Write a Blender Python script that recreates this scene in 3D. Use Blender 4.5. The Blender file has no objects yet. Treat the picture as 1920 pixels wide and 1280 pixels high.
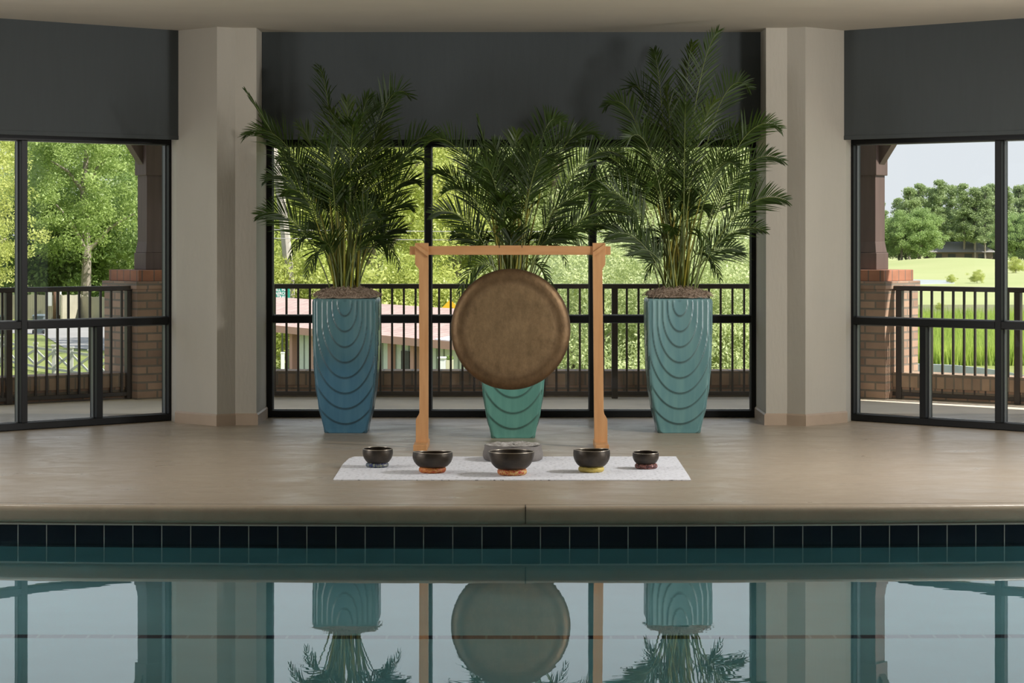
import bpy, math, random
import numpy as np
from mathutils import Vector, Matrix
random.seed(7)
C = bpy.context.scene
COL = C.collection
PI = math.pi

# ------------------------------------------------------------------ camera
FPX, AX, HY, EYE = 4400.0, 958.5, 435.0, 1.45
cam_d = bpy.data.cameras.new('camera'); cam = bpy.data.objects.new('camera', cam_d); COL.objects.link(cam)
cam.location = (0, 0, EYE); cam.rotation_euler = (PI/2, 0, 0)
cam_d.sensor_width = 36; cam_d.lens = FPX/1920*36
cam_d.shift_x = (960-AX)/1920; cam_d.shift_y = (HY-640)/1920
cam_d.clip_end = 3000
C.camera = cam

# ------------------------------------------------------------------ sky, sun, exposure
W = bpy.data.worlds.new('sky'); C.world = W; W.use_nodes = True
nt = W.node_tree; nt.nodes.clear()
tc = nt.nodes.new('ShaderNodeTexCoord'); sp = nt.nodes.new('ShaderNodeSeparateXYZ')
rp = nt.nodes.new('ShaderNodeValToRGB'); bg = nt.nodes.new('ShaderNodeBackground'); ow = nt.nodes.new('ShaderNodeOutputWorld')
nt.links.new(tc.outputs['Generated'], sp.inputs[0]); nt.links.new(sp.outputs['Z'], rp.inputs[0])
nt.links.new(rp.outputs[0], bg.inputs[0]); nt.links.new(bg.outputs[0], ow.inputs[0])
rp.color_ramp.elements[0].position = 0.0; rp.color_ramp.elements[0].color = (.80, .84, .89, 1)
rp.color_ramp.elements[1].position = 1.0; rp.color_ramp.elements[1].color = (.55, .72, 1.0, 1)
e = rp.color_ramp.elements.new(.3); e.color = (.82, .88, .95, 1)
bg.inputs[1].default_value = 1.0
sun_d = bpy.data.lights.new('sun', 'SUN'); sun = bpy.data.objects.new('sun', sun_d); COL.objects.link(sun)
SUN = Vector((.62, -.24, .75)).normalized()
sun.rotation_euler = SUN.to_track_quat('Z', 'Y').to_euler(); sun_d.energy = 8.5; sun_d.angle = .012; sun_d.color = (1, .95, .86)

def area(name, loc, rot, sx, sy, power, color=(1, .93, .82)):
    d = bpy.data.lights.new(name, 'AREA'); o = bpy.data.objects.new(name, d); COL.objects.link(o)
    d.shape = 'RECTANGLE'; d.size = sx; d.size_y = sy; d.energy = power; d.color = color
    o.location = loc; o.rotation_euler = rot
    return o
# added fill lights at the side openings, and the ceiling lamps of the bay
def aim(o, tgt): o.rotation_euler = (Vector(tgt)-o.location).to_track_quat('-Z', 'Y').to_euler()
for sg_, pw in ((-1, 105), (1, 120)):
    area('side_fill_light', (sg_*5.86, 12.3, 1.15), (0, sg_*PI/2, 0), 1.9, 2.0, pw, (1, .97, .93))
for sg_, pw in ((-1, 22), (1, 120)):
    aim(area('ceiling_lamp', (sg_*3.5, 13.8, 2.9), (0, 0, 0), .45, .45, pw, (1, .975, .94)), (0, 14.8, 0))

C.view_settings.view_transform = 'Standard'; C.view_settings.look = 'None'
C.view_settings.exposure = 0.0; C.view_settings.gamma = 1.0; C.view_settings.use_curve_mapping = False
C.cycles.max_bounces = 10; C.cycles.diffuse_bounces = 5; C.cycles.glossy_bounces = 5
C.cycles.transmission_bounces = 6; C.cycles.transparent_max_bounces = 16
C.cycles.sample_clamp_indirect = 6.0
C.cycles.blur_glossy = 0.3

# ------------------------------------------------------------------ helpers
def FP(x, y):                     # point of the floor seen at a pixel
    Y = FPX*EYE/(y-HY); return ((x-AX)*Y/FPX, Y)
GZ = -4.3                          # street level
def GP(x, y):                     # point of the ground outside seen at a pixel
    Y = FPX*(EYE-GZ)/(y-HY); return ((x-AX)*Y/FPX, Y)
def PX(x, Y): return (x-AX)*Y/FPX
def PZ(y, Y): return EYE-(y-HY)*Y/FPX

def tag(o, label=None, cat=None, group=None, kind=None):
    if label: o['label'] = label
    if cat: o['category'] = cat
    if group: o['group'] = group
    if kind: o['kind'] = kind
    return o
def empty(name, loc, rz=0):
    o = bpy.data.objects.new(name, None); COL.objects.link(o); o.location = loc; o.rotation_euler = (0, 0, rz)
    o.empty_display_size = .1
    return o
def copy_tree(o, parent=None):
    c = o.copy(); COL.objects.link(c); c.parent = parent
    for ch in list(o.children): copy_tree(ch, c)
    return c

class MB:
    def __init__(s): s.v = []; s.f = []; s.m = []; s.uv = []
    def face(s, idx, uv=None, mi=0):
        s.f.append(tuple(idx)); s.m.append(mi); s.uv.append(uv)
    def addv(s, p): s.v.append(tuple(p)); return len(s.v)-1
    def poly(s, pts, mi=0):
        i = [s.addv(p) for p in pts]; s.face(i, None, mi)
    def hexa(s, b, t, mi=0):      # bottom quad b (ccw from above), top quad t
        i = [s.addv(p) for p in list(b)+list(t)]
        for q in ((3, 2, 1, 0), (4, 5, 6, 7), (0, 1, 5, 4), (1, 2, 6, 5), (2, 3, 7, 6), (3, 0, 4, 7)):
            s.face([i[k] for k in q], None, mi)
    def box(s, x0, x1, y0, y1, z0, z1, mi=0, M=None):
        b = [(x0, y0, z0), (x1, y0, z0), (x1, y1, z0), (x0, y1, z0)]
        t = [(x0, y0, z1), (x1, y0, z1), (x1, y1, z1), (x0, y1, z1)]
        if M is not None:
            b = [M @ Vector(p) for p in b]; t = [M @ Vector(p) for p in t]
        s.hexa(b, t, mi)
    def prism(s, poly, z0, z1, mi=0):          # poly ccw list of (x,y)
        n = len(poly)
        a = [s.addv((x, y, z0)) for x, y in poly]; c = [s.addv((x, y, z1)) for x, y in poly]
        s.face(a[::-1], None, mi); s.face(c, None, mi)
        for k in range(n):
            j = (k+1) % n; s.face((a[k], a[j], c[j], c[k]), None, mi)
    def prism_xz(s, poly, y0, y1, mi=0):       # poly ccw seen from -y, list of (x,z)
        n = len(poly)
        a = [s.addv((x, y0, z)) for x, z in poly]; c = [s.addv((x, y1, z)) for x, z in poly]
        s.face(a, None, mi); s.face(c[::-1], None, mi)
        for k in range(n):
            j = (k+1) % n; s.face((a[j], a[k], c[k], c[j]), None, mi)
    def tube(s, pts, rads, n=6, mi=0, cap=True):
        pts = [Vector(p) for p in pts]
        if not hasattr(rads, '__len__'): rads = [rads]*len(pts)
        rings = []; prev = None
        for k, p in enumerate(pts):
            t = (pts[min(k+1, len(pts)-1)]-pts[max(k-1, 0)])
            if t.length < 1e-9: t = Vector((0, 0, 1))
            t.normalize()
            if prev is None:
                u = t.orthogonal().normalized()
            else:
                u = prev-t*prev.dot(t)
                u = u.normalized() if u.length > 1e-6 else t.orthogonal().normalized()
            prev = u; w = t.cross(u)
            rings.append([s.addv(p+(u*math.cos(2*PI*q/n)+w*math.sin(2*PI*q/n))*rads[k]) for q in range(n)])
        for a, b in zip(rings, rings[1:]):
            for q in range(n):
                r = (q+1) % n; s.face((a[q], a[r], b[r], b[q]), None, mi)
        if cap:
            s.face(rings[0][::-1], None, mi); s.face(rings[-1], None, mi)
    def lathe(s, prof, n=48, mi=0, cx=0, cy=0, wob=None):   # prof list of (r,z), bottom to top outer
        rings = []
        for r, z in prof:
            if r < 1e-6: rings.append([s.addv((cx, cy, z))]*n)
            else:
                rings.append([s.addv((cx+r*math.cos(2*PI*q/n), cy+r*math.sin(2*PI*q/n), z+(wob(q/n, r, z) if wob else 0))) for q in range(n)])
        for a, b in zip(rings, rings[1:]):
            for q in range(n):
                r = (q+1) % n
                ids = [a[q], a[r], b[r], b[q]]
                u = []
                for i in ids:
                    if i not in u: u.append(i)
                if len(u) > 2: s.face(u, None, mi)
    def build(s, name, mats, parent=None, smooth=False, bevel=0, uv=True, weld=False):
        me = bpy.data.meshes.new(name); me.from_pydata(s.v, [], s.f); 
        if not isinstance(mats, (list, tuple)): mats = [mats]
        for m in mats: me.materials.append(m)
        if len(mats) > 1: me.polygons.foreach_set('material_index', s.m)
        me.update()
        if uv:
            ul = me.uv_layers.new(name='UVMap')
            for p in me.polygons:
                n = p.normal
                for li in p.loop_indices:
                    c = me.vertices[me.loops[li].vertex_index].co
                    if abs(n.z) > .7: t = (c.x, c.y)
                    elif abs(n.x) > abs(n.y): t = (c.y, c.z)
                    else: t = (c.x, c.z)
                    ul.data[li].uv = t
        if smooth: me.polygons.foreach_set('use_smooth', [True]*len(me.polygons))
        o = bpy.data.objects.new(name, me); COL.objects.link(o)
        if parent is not None: o.parent = parent
        if bevel:
            b = o.modifiers.new('bevel', 'BEVEL'); b.width = bevel; b.segments = 2; b.limit_method = 'ANGLE'; b.angle_limit = .6
        return o
def struct(o): o['kind'] = 'structure'; return o

# ------------------------------------------------------------------ materials
def newmat(name):
    m = bpy.data.materials.new(name); m.use_nodes = True
    return m, m.node_tree, m.node_tree.nodes['Principled BSDF']
def N(nt, t, **kw):
    n = nt.nodes.new(t)
    for k, v in kw.items(): setattr(n, k, v)
    return n
def mat(name, col, rough=.6, metal=0, var=.0, vscale=8, bump=0, bscale=60, spec=.5, stretch=(1, 1, 1), coat=0, col2=None, detail=4):
    m, t, b = newmat(name)
    b.inputs['Base Color'].default_value = (*col, 1); b.inputs['Roughness'].default_value = rough
    b.inputs['Metallic'].default_value = metal; b.inputs['Specular IOR Level'].default_value = spec
    if coat: b.inputs['Coat Weight'].default_value = coat; b.inputs['Coat Roughness'].default_value = .08
    co = N(t, 'ShaderNodeTexCoord'); mp = N(t, 'ShaderNodeMapping'); mp.inputs['Scale'].default_value = stretch
    t.links.new(co.outputs['Object'], mp.inputs[0])
    if var or col2:
        n = N(t, 'ShaderNodeTexNoise'); n.inputs['Scale'].default_value = vscale; n.inputs['Detail'].default_value = detail
        t.links.new(mp.outputs[0], n.inputs['Vector'])
        r = N(t, 'ShaderNodeValToRGB'); r.color_ramp.elements[0].position = .3; r.color_ramp.elements[1].position = .7
        c2 = col2 if col2 else tuple(min(1, c*(1+var)) for c in col)
        c1 = col if col2 else tuple(c*(1-var) for c in col)
        r.color_ramp.elements[0].color = (*c1, 1); r.color_ramp.elements[1].color = (*c2, 1)
        t.links.new(n.outputs[0], r.inputs[0]); t.links.new(r.outputs[0], b.inputs['Base Color'])
    if bump:
        n2 = N(t, 'ShaderNodeTexNoise'); n2.inputs['Scale'].default_value = bscale; n2.inputs['Detail'].default_value = 5
        t.links.new(mp.outputs[0], n2.inputs['Vector'])
        bp = N(t, 'ShaderNodeBump'); bp.inputs['Strength'].default_value = bump; bp.inputs['Distance'].default_value = .01
        t.links.new(n2.outputs[0], bp.inputs['Height']); t.links.new(bp.outputs[0], b.inputs['Normal'])
    return m
def brickmat(name, c1, c2, mortar, bw, bh, ms=.012, rough=.85, offset=.5, bias=0, bump=.6, var=.35, nscale=6):
    m, t, b = newmat(name); b.inputs['Roughness'].default_value = rough
    uv = N(t, 'ShaderNodeUVMap'); br = N(t, 'ShaderNodeTexBrick')
    br.inputs['Scale'].default_value = 1; br.inputs['Brick Width'].default_value = bw; br.inputs['Row Height'].default_value = bh
    br.inputs['Mortar Size'].default_value = ms; br.inputs['Bias'].default_value = bias; br.offset = offset
    br.inputs['Color1'].default_value = (*c1, 1); br.inputs['Color2'].default_value = (*c2, 1); br.inputs['Mortar'].default_value = (*mortar, 1)
    br.inputs['Mortar Smooth'].default_value = .1
    t.links.new(uv.outputs[0], br.inputs['Vector'])
    n = N(t, 'ShaderNodeTexNoise'); n.inputs['Scale'].default_value = nscale; n.inputs['Detail'].default_value = 6
    t.links.new(uv.outputs[0], n.inputs['Vector'])
    mr = N(t, 'ShaderNodeMapRange'); mr.inputs['To Min'].default_value = 1-var; mr.inputs['To Max'].default_value = 1+var
    t.links.new(n.outputs[0], mr.inputs['Value'])
    mx = N(t, 'ShaderNodeMix', data_type='RGBA', blend_type='MULTIPLY'); mx.inputs[0].default_value = 1
    t.links.new(br.outputs['Color'], mx.inputs[6]); t.links.new(mr.outputs[0], mx.inputs[7])
    t.links.new(mx.outputs[2], b.inputs['Base Color'])
    bp = N(t, 'ShaderNodeBump', invert=True); bp.inputs['Strength'].default_value = bump; bp.inputs['Distance'].default_value = .01
    t.links.new(br.outputs['Fac'], bp.inputs['Height']); t.links.new(bp.outputs[0], b.inputs['Normal'])
    return m
def leafmat(name, c1, c2, trans=.35, scale=.6, rough=.45):
    m = bpy.data.materials.new(name); m.use_nodes = True; t = m.node_tree; t.nodes.clear()
    o = N(t, 'ShaderNodeOutputMaterial'); d = N(t, 'ShaderNodeBsdfPrincipled'); tr = N(t, 'ShaderNodeBsdfTranslucent'); mx = N(t, 'ShaderNodeMixShader')
    co = N(t, 'ShaderNodeTexCoord'); n = N(t, 'ShaderNodeTexNoise'); n.inputs['Scale'].default_value = scale; n.inputs['Detail'].default_value = 8
    n.inputs['Roughness'].default_value = .75
    t.links.new(co.outputs['Object'], n.inputs['Vector'])
    r = N(t, 'ShaderNodeValToRGB'); r.color_ramp.elements[0].position = .35; r.color_ramp.elements[1].position = .65
    r.color_ramp.elements[0].color = (*c1, 1); r.color_ramp.elements[1].color = (*c2, 1)
    t.links.new(n.outputs[0], r.inputs[0]); t.links.new(r.outputs[0], d.inputs['Base Color']); t.links.new(r.outputs[0], tr.inputs['Color'])
    d.inputs['Roughness'].default_value = rough
    mx.inputs[0].default_value = trans
    t.links.new(d.outputs[0], mx.inputs[1]); t.links.new(tr.outputs[0], mx.inputs[2]); t.links.new(mx.outputs[0], o.inputs[0])
    return m

M = {}
M['wall'] = mat('painted_wall', (.46, .425, .36), .7, var=.04, vscale=3, bump=.25, bscale=40, stretch=(1, 1, .25))
M['ceiling'] = mat('ceiling_paint', (.56, .52, .44), .8, var=.03, vscale=2)
M['base'] = mat('tan_baseboard', (.42, .32, .235), .45, var=.05)
M['shade'] = mat('shade_fabric', (.058, .068, .071), .75, var=.03, vscale=30, bump=.1, bscale=200, stretch=(1, 1, .1))
M['frame'] = mat('black_frame', (.006, .0065, .007), .4, spec=.3)
M['framelip'] = mat('glazing_bead', (.13, .14, .145), .25)  # real bead, tone lifted to put the white sky glint in its colour
M['wood'] = mat('pale_wood', (.50, .255, .105), .5, col2=(.60, .33, .15), vscale=5, stretch=(6, 6, .7), detail=6)
M['woodx'] = mat('pale_wood_bar', (.50, .25, .10), .5, col2=(.58, .31, .14), vscale=5, stretch=(.7, 6, 6), detail=6)
M['endwood'] = mat('end_grain', (.62, .42, .24), .6)
M['cord'] = mat('dark_cord', (.02, .02, .018), .8)
M['moss'] = mat('dry_moss', (.23, .165, .12), .9, col2=(.52, .41, .32), vscale=60)
M['stem'] = mat('palm_stem', (.20, .22, .02), .45, col2=(.36, .31, .05), vscale=12)
M['rachis'] = mat('palm_rachis', (.13, .17, .03), .45)
M['leaf'] = leafmat('palm_leaf', (.018, .041, .003), (.052, .098, .009), .36, 3.0, .5)
M['leafy'] = leafmat('palm_leaf_light', (.035, .066, .004), (.075, .118, .012), .35, 3.0, .4)
M['bowl'] = mat('dark_bronze', (.028, .025, .022), .42, metal=.6, col2=(.07, .055, .04), vscale=14, bump=.12, bscale=40)
M['bowlrim'] = mat('worn_bronze_rim', (.62, .55, .46), .3, metal=.9)
M['stone'] = mat('grey_stone', (.13, .118, .11), .85, col2=(.20, .185, .175), vscale=9, bump=.3, bscale=60)
M['stonetop'] = mat('rough_pale_top', (.22, .20, .18), .85, col2=(.62, .61, .60), vscale=30, bump=.9, bscale=50)
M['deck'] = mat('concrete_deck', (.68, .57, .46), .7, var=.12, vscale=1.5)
M['porch'] = mat('cream_porch_paint', (.72, .68, .60), .8)
M['brick'] = brickmat('brown_brick', (.43, .28, .195), (.27, .17, .12), (.20, .165, .13), .205, .071, .009)
M['soldier'] = brickmat('soldier_brick', (.42, .29, .20), (.28, .195, .14), (.22, .18, .14), .085, .21, .009, offset=0)
M['capbrick'] = brickmat('orange_cap_brick', (.36, .15, .085), (.25, .12, .075), (.15, .11, .09), .118, .3, .006, offset=0)
M['rail'] = mat('brown_metal_rail', (.045, .034, .027), .4)
M['post'] = mat('brown_stained_timber', (.095, .060, .051), .6, var=.15, vscale=4, stretch=(5, 5, .5))
M['bark'] = mat('grey_bark', (.20, .165, .135), .9, col2=(.34, .30, .26), vscale=3, stretch=(2, 2, .5), bump=.6, bscale=8)
M['palebark'] = mat('pale_bark', (.42, .38, .34), .9, var=.2, vscale=2)

# glass
def glassmat():
    m = bpy.data.materials.new('window_glass'); m.use_nodes = True; t = m.node_tree; t.nodes.clear()
    o = N(t, 'ShaderNodeOutputMaterial'); tr = N(t, 'ShaderNodeBsdfTransparent'); tr.inputs[0].default_value = (.95, .965, .955, 1)
    g = N(t, 'ShaderNodeBsdfGlossy'); g.inputs['Roughness'].default_value = .0
    f = N(t, 'ShaderNodeFresnel'); f.inputs['IOR'].default_value = 1.3
    mx = N(t, 'ShaderNodeMixShader')
    t.links.new(f.outputs[0], mx.inputs[0]); t.links.new(tr.outputs[0], mx.inputs[1]); t.links.new(g.outputs[0], mx.inputs[2]); t.links.new(mx.outputs[0], o.inputs[0])
    return m
M['glass'] = glassmat()

# floor: trowelled tan coating with long brush streaks and uneven sheen
def floormat():
    m, t, b = newmat('tan_floor_coating')
    co = N(t, 'ShaderNodeTexCoord'); mp = N(t, 'ShaderNodeMapping'); mp.inputs['Scale'].default_value = (1.0, 1.7, 1)
    t.links.new(co.outputs['Object'], mp.inputs[0])
    n = N(t, 'ShaderNodeTexNoise'); n.inputs['Scale'].default_value = 2.2; n.inputs['Detail'].default_value = 9; n.inputs['Roughness'].default_value = .70
    n.inputs['Distortion'].default_value = .8
    t.links.new(mp.outputs[0], n.inputs['Vector'])
    r = N(t, 'ShaderNodeValToRGB')
    r.color_ramp.elements[0].position = .34; r.color_ramp.elements[0].color = (.365, .297, .222, 1)
    r.color_ramp.elements[1].position = .66; r.color_ramp.elements[1].color = (.435, .362, .278, 1)
    t.links.new(n.outputs[0], r.inputs[0]); t.links.new(r.outputs[0], b.inputs['Base Color'])
    mr = N(t, 'ShaderNodeMapRange'); mr.inputs['From Min'].default_value = .3; mr.inputs['From Max'].default_value = .7
    b.inputs['Specular IOR Level'].default_value = .38; mr.inputs['To Min'].default_value = .52; mr.inputs['To Max'].default_value = .24
    t.links.new(n.outputs[0], mr.inputs['Value']); t.links.new(mr.outputs[0], b.inputs['Roughness'])
    n2 = N(t, 'ShaderNodeTexNoise'); n2.inputs['Scale'].default_value = 24; n2.inputs['Detail'].default_value = 6
    t.links.new(mp.outputs[0], n2.inputs['Vector'])
    ad = N(t, 'ShaderNodeMath', operation='ADD'); t.links.new(n.outputs[0], ad.inputs[0]); t.links.new(n2.outputs[0], ad.inputs[1])
    bp = N(t, 'ShaderNodeBump'); bp.inputs['Strength'].default_value = .3; bp.inputs['Distance'].default_value = .004
    t.links.new(ad.outputs[0], bp.inputs['Height']); t.links.new(bp.outputs[0], b.inputs['Normal'])
    return m
M['floor'] = floormat()

# ------------------------------------------------------------------ room shell
CZ = 2.985
PLX = 4.7
def edge(x): return 12.39+.0133*x*x            # pool edge, a shallow arc
NX = 40
xs = [-6.2+12.4*k/NX for k in range(NX+1)]
mb = MB()
poly = [(x, edge(x)+.10) for x in xs]+[(6.2, 18.75), (-6.2, 18.75)]
mb.prism(poly, -.25, 0)
mb.box(-6.2, -PLX, -3.2, edge(6.2)-.0, -.25, 0); mb.box(PLX, 6.2, -3.2, edge(6.2), -.25, 0); mb.box(-PLX, PLX, -3.2, 1.5, -.25, 0)
struct(mb.build('floor', M['floor']))
# bullnose coping along the arc
prof = [(.096, -.001), (.05, 0)]+[(.035-.035*math.sin(a), -.035+.035*math.cos(a)) for a in [PI/2*k/6 for k in range(7)]]+[(0, -.07)]+[(.022-.022*math.cos(a), -.073-.022*math.sin(a)) for a in [PI/2*k/4 for k in range(1, 5)]]+[(.096, -.098)]
mb = MB(); rings = []
xc = [-PLX+2*PLX*k/60 for k in range(61)]
for x in xc: rings.append([mb.addv((x, edge(x)+dy, z)) for dy, z in prof])
for a, b in zip(rings, rings[1:]):
    for q in range(len(prof)-1): mb.face((a[q], a[q+1], b[q+1], b[q]))
    mb.face((a[-1], a[0], b[0], b[-1]))
o = struct(mb.build('trim_1', M['floor'], smooth=True)); tag(o, 'tan bullnose coping along the pool edge', 'coping')
# dark joint in the coping
mb = MB(); mb.box(.073, .078, edge(0)-.0015, edge(0)+.1, -.09, .0012); mb.build('joint', mat('dark_joint', (.05, .04, .03), .9), o)
# tile band
M['tile'] = brickmat('navy_tile', (.006, .009, .017), (.008, .011, .02), (.34, .34, .31), .1545, .30, .0028, rough=.12, offset=0, bump=.25, var=.15)
mb = MB(); a = []; b = []
for x in xc:
    a.append(mb.addv((x, edge(x)+.014, -.098))); b.append(mb.addv((x, edge(x)+.014, -.335)))
for k in range(60): mb.face((b[k], b[k+1], a[k+1], a[k]))
o = struct(mb.build('trim_2', M['tile'], uv=True)); tag(o, 'band of navy tiles at the pool waterline', 'tile band')
mb = MB()
for k in range(60):
    x0, x1 = xc[k], xc[k+1]
    mb.hexa([(x0, edge(x0)+.010, -.106), (x1, edge(x1)+.010, -.106), (x1, edge(x1)+.02, -.106), (x0, edge(x0)+.02, -.106)],
            [(x0, edge(x0)+.010, -.097), (x1, edge(x1)+.010, -.097), (x1, edge(x1)+.02, -.097), (x0, edge(x0)+.02, -.097)])
mb.build('grout_bead', mat('pale_grout', (.40, .39, .34), .8), o)
# pool basin
PD = -1.35
M['pool'] = mat('pool_plaster', (.36, .58, .62), .8, var=.06, vscale=2)
mb = MB()
back = [mb.addv((x, edge(x)+.016, -.335)) for x in xc]; backb = [mb.addv((x, edge(x)+.016, PD)) for x in xc]
for k in range(60): mb.face((backb[k], backb[k+1], back[k+1], back[k]))
nl, nlb, nr, nrb = mb.addv((-PLX, 1.5, -.02)), mb.addv((-PLX, 1.5, PD)), mb.addv((PLX, 1.5, -.02)), mb.addv((PLX, 1.5, PD))
tl, tr_ = mb.addv((-PLX, edge(PLX)+.02, -.02)), mb.addv((PLX, edge(PLX)+.02, -.02))
mb.face((nlb, backb[0], tl, nl)); mb.face((backb[-1], nrb, nr, tr_)); mb.face((nrb, nlb, nl, nr))
mb.face([nlb, nrb]+backb[::-1])
struct(mb.build('pool_basin', M['pool']))
M['mosaic'] = brickmat('dark_mosaic', (.03, .035, .06), (.04, .045, .08), (.12, .17, .18), .115, .2, .006, offset=0, bump=.1, var=.2)
mb = MB(); mb.box(-PLX, PLX, 10.80, 10.88, PD-.02, PD+.004)
struct(mb.build('trim_3', M['mosaic']))
# water
WZ = -.204
def watermat():
    m = bpy.data.materials.new('pool_water'); m.use_nodes = True; t = m.node_tree; t.nodes.clear()
    o = N(t, 'ShaderNodeOutputMaterial'); rf = N(t, 'ShaderNodeBsdfRefraction'); rf.inputs['IOR'].default_value = 1.333
    rf.inputs['Color'].default_value = (.74, .92, .95, 1); rf.inputs['Roughness'].default_value = 0
    g = N(t, 'ShaderNodeBsdfGlossy'); g.inputs['Roughness'].default_value = .0; g.inputs['Color'].default_value = (.97, 1, 1, 1)
    f = N(t, 'ShaderNodeFresnel'); f.inputs['IOR'].default_value = 1.333
    mx = N(t, 'ShaderNodeMixShader')
    co = N(t, 'ShaderNodeTexCoord'); mp = N(t, 'ShaderNodeMapping'); mp.inputs['Scale'].default_value = (1.0, 2.2, 1)
    n = N(t, 'ShaderNodeTexNoise'); n.inputs['Scale'].default_value = 2.4; n.inputs['Detail'].default_value = 2
    bp = N(t, 'ShaderNodeBump'); bp.inputs['Strength'].default_value = .018; bp.inputs['Distance'].default_value = .01
    t.links.new(co.outputs['Object'], mp.inputs[0]); t.links.new(mp.outputs[0], n.inputs['Vector']); t.links.new(n.outputs[0], bp.inputs['Height'])
    for q in (rf, g, f): t.links.new(bp.outputs[0], q.inputs['Normal'])
    t.links.new(f.outputs[0], mx.inputs[0]); t.links.new(rf.outputs[0], mx.inputs[1]); t.links.new(g.outputs[0], mx.inputs[2]); t.links.new(mx.outputs[0], o.inputs[0])
    return m
mb = MB(); mb.poly([(-PLX, 1.5, WZ), (PLX, 1.5, WZ)]+[(x, edge(x)+.015, WZ) for x in xc[::-1]])
tag(mb.build('pool_water', watermat()), 'still teal pool water mirroring the windows and the gong', 'water')

# piers and wings
A = FP(327.5, 788.3); A = (-(abs(A[0])), A[1])
B0 = FP(0, 809.3)
dv = Vector((B0[0]-A[0], B0[1]-A[1])).normalized(); WANG = math.atan2(-dv.y, -dv.x)     # wing direction
WW = 3.95
E = (A[0]+dv.x*WW, A[1]+dv.y*WW)
def off(o, y): Y = FPX*EYE/(y-HY); return (-o*Y/FPX, Y)
C1, C2, C3 = off(551.7, 798.5), off(517.4, 796.6), off(477.8, 796.6)
A2 = off(628, 791.5)
CY = 18.36                              # centre window plane
def mir(p): return (-p[0], p[1])
pier = [A2, C1, C2, C3, (C3[0], CY+.12), (A[0]+.15, CY+.3), (A[0]-.07, A[1]+.10)]
for sgn, nm in ((1, 'left'), (-1, 'right')):
    P = pier if sgn == 1 else [mir(p) for p in pier][::-1]
    mb = MB(); mb.prism(P, 0, CZ)
    struct(mb.build('wall_'+nm+'_pier', M['wall']))
    # baseboard
    line = [A2, C1, C2, C3, (C3[0], CY-.02)]
    mb = MB(); t_ = .014; hb = .088
    outl = []
    for k, p in enumerate(line):
        p = Vector(p); ns = []
        if k > 0: e_ = (p-Vector(line[k-1])).normalized(); ns.append(Vector((e_.y, -e_.x)))
        if k < len(line)-1: e_ = (Vector(line[k+1])-p).normalized(); ns.append(Vector((e_.y, -e_.x)))
        nn = sum(ns, Vector((0, 0))).normalized(); q = p+nn*(t_/max(.4, nn.dot(ns[0])))
        outl.append((q.x, q.y))
    for k in range(len(line)-1):
        b_ = [outl[k], outl[k+1], line[k+1], line[k]]
        tt = [tuple(Vector(outl[k])*.35+Vector(line[k])*.65), tuple(Vector(outl[k+1])*.35+Vector(line[k+1])*.65), line[k+1], line[k]]
        if sgn == -1: b_ = [mir(p) for p in b_][::-1]; tt = [mir(p) for p in tt][::-1]
        z = lambda pts, h: [(x, y, h) for x, y in pts]
        mb.hexa(z(b_, 0), z(b_, hb-.012)); mb.hexa(z(b_, hb-.012), z(tt, hb))
    struct(mb.build('baseboard_'+nm, M['base']))
# outer corner piers, side walls with window openings, back wall, ceiling
for sgn, nm in ((-1, 'left'), (1, 'right')):
    mb = MB()
    ex, ey = (E[0], E[1])
    q = [(ex+.02, ey-.02), (ex-.18, ey+.22), (-6.2, ey+.1), (-6.2, ey-.9), (-5.9, ey-.9)]
    if sgn == 1: q = [mir(p) for p in q][::-1]
    mb.prism(q[::-1] if sgn == -1 else q[::-1], 0, CZ)
    y1 = ey-.9
    x0, x1 = sorted((sgn*5.9, sgn*6.2))
    mb.box(x0, x1, -3.2, y1, 2.25, CZ); mb.box(x0, x1, -3.2, y1, 0, .12)
    for ya, yb in ((-3.2, 10.6),): mb.box(x0, x1, ya, yb, .12, 2.25)
    struct(mb.build('wall_'+nm, M['wall']))
mb = MB(); mb.box(-6.2, 6.2, -3.5, -3.2, 0, CZ); struct(mb.build('wall_back', M['wall']))
mb = MB()
cl = [(-6.2, -3.5), (6.2, -3.5), (6.2, E[1]+.3), (-E[0]+.2, E[1]+.25), (-A[0]+.25, A[1]+.25), (-1.95, CY+.35) if False else (1.95, CY+.35), (-1.95, CY+.35), (A[0]-.25, A[1]+.25), (E[0]-.2, E[1]+.25), (-6.2, E[1]+.3)]
mb.prism(cl, CZ, CZ+.2); struct(mb.build('ceiling', M['ceiling']))

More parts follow.
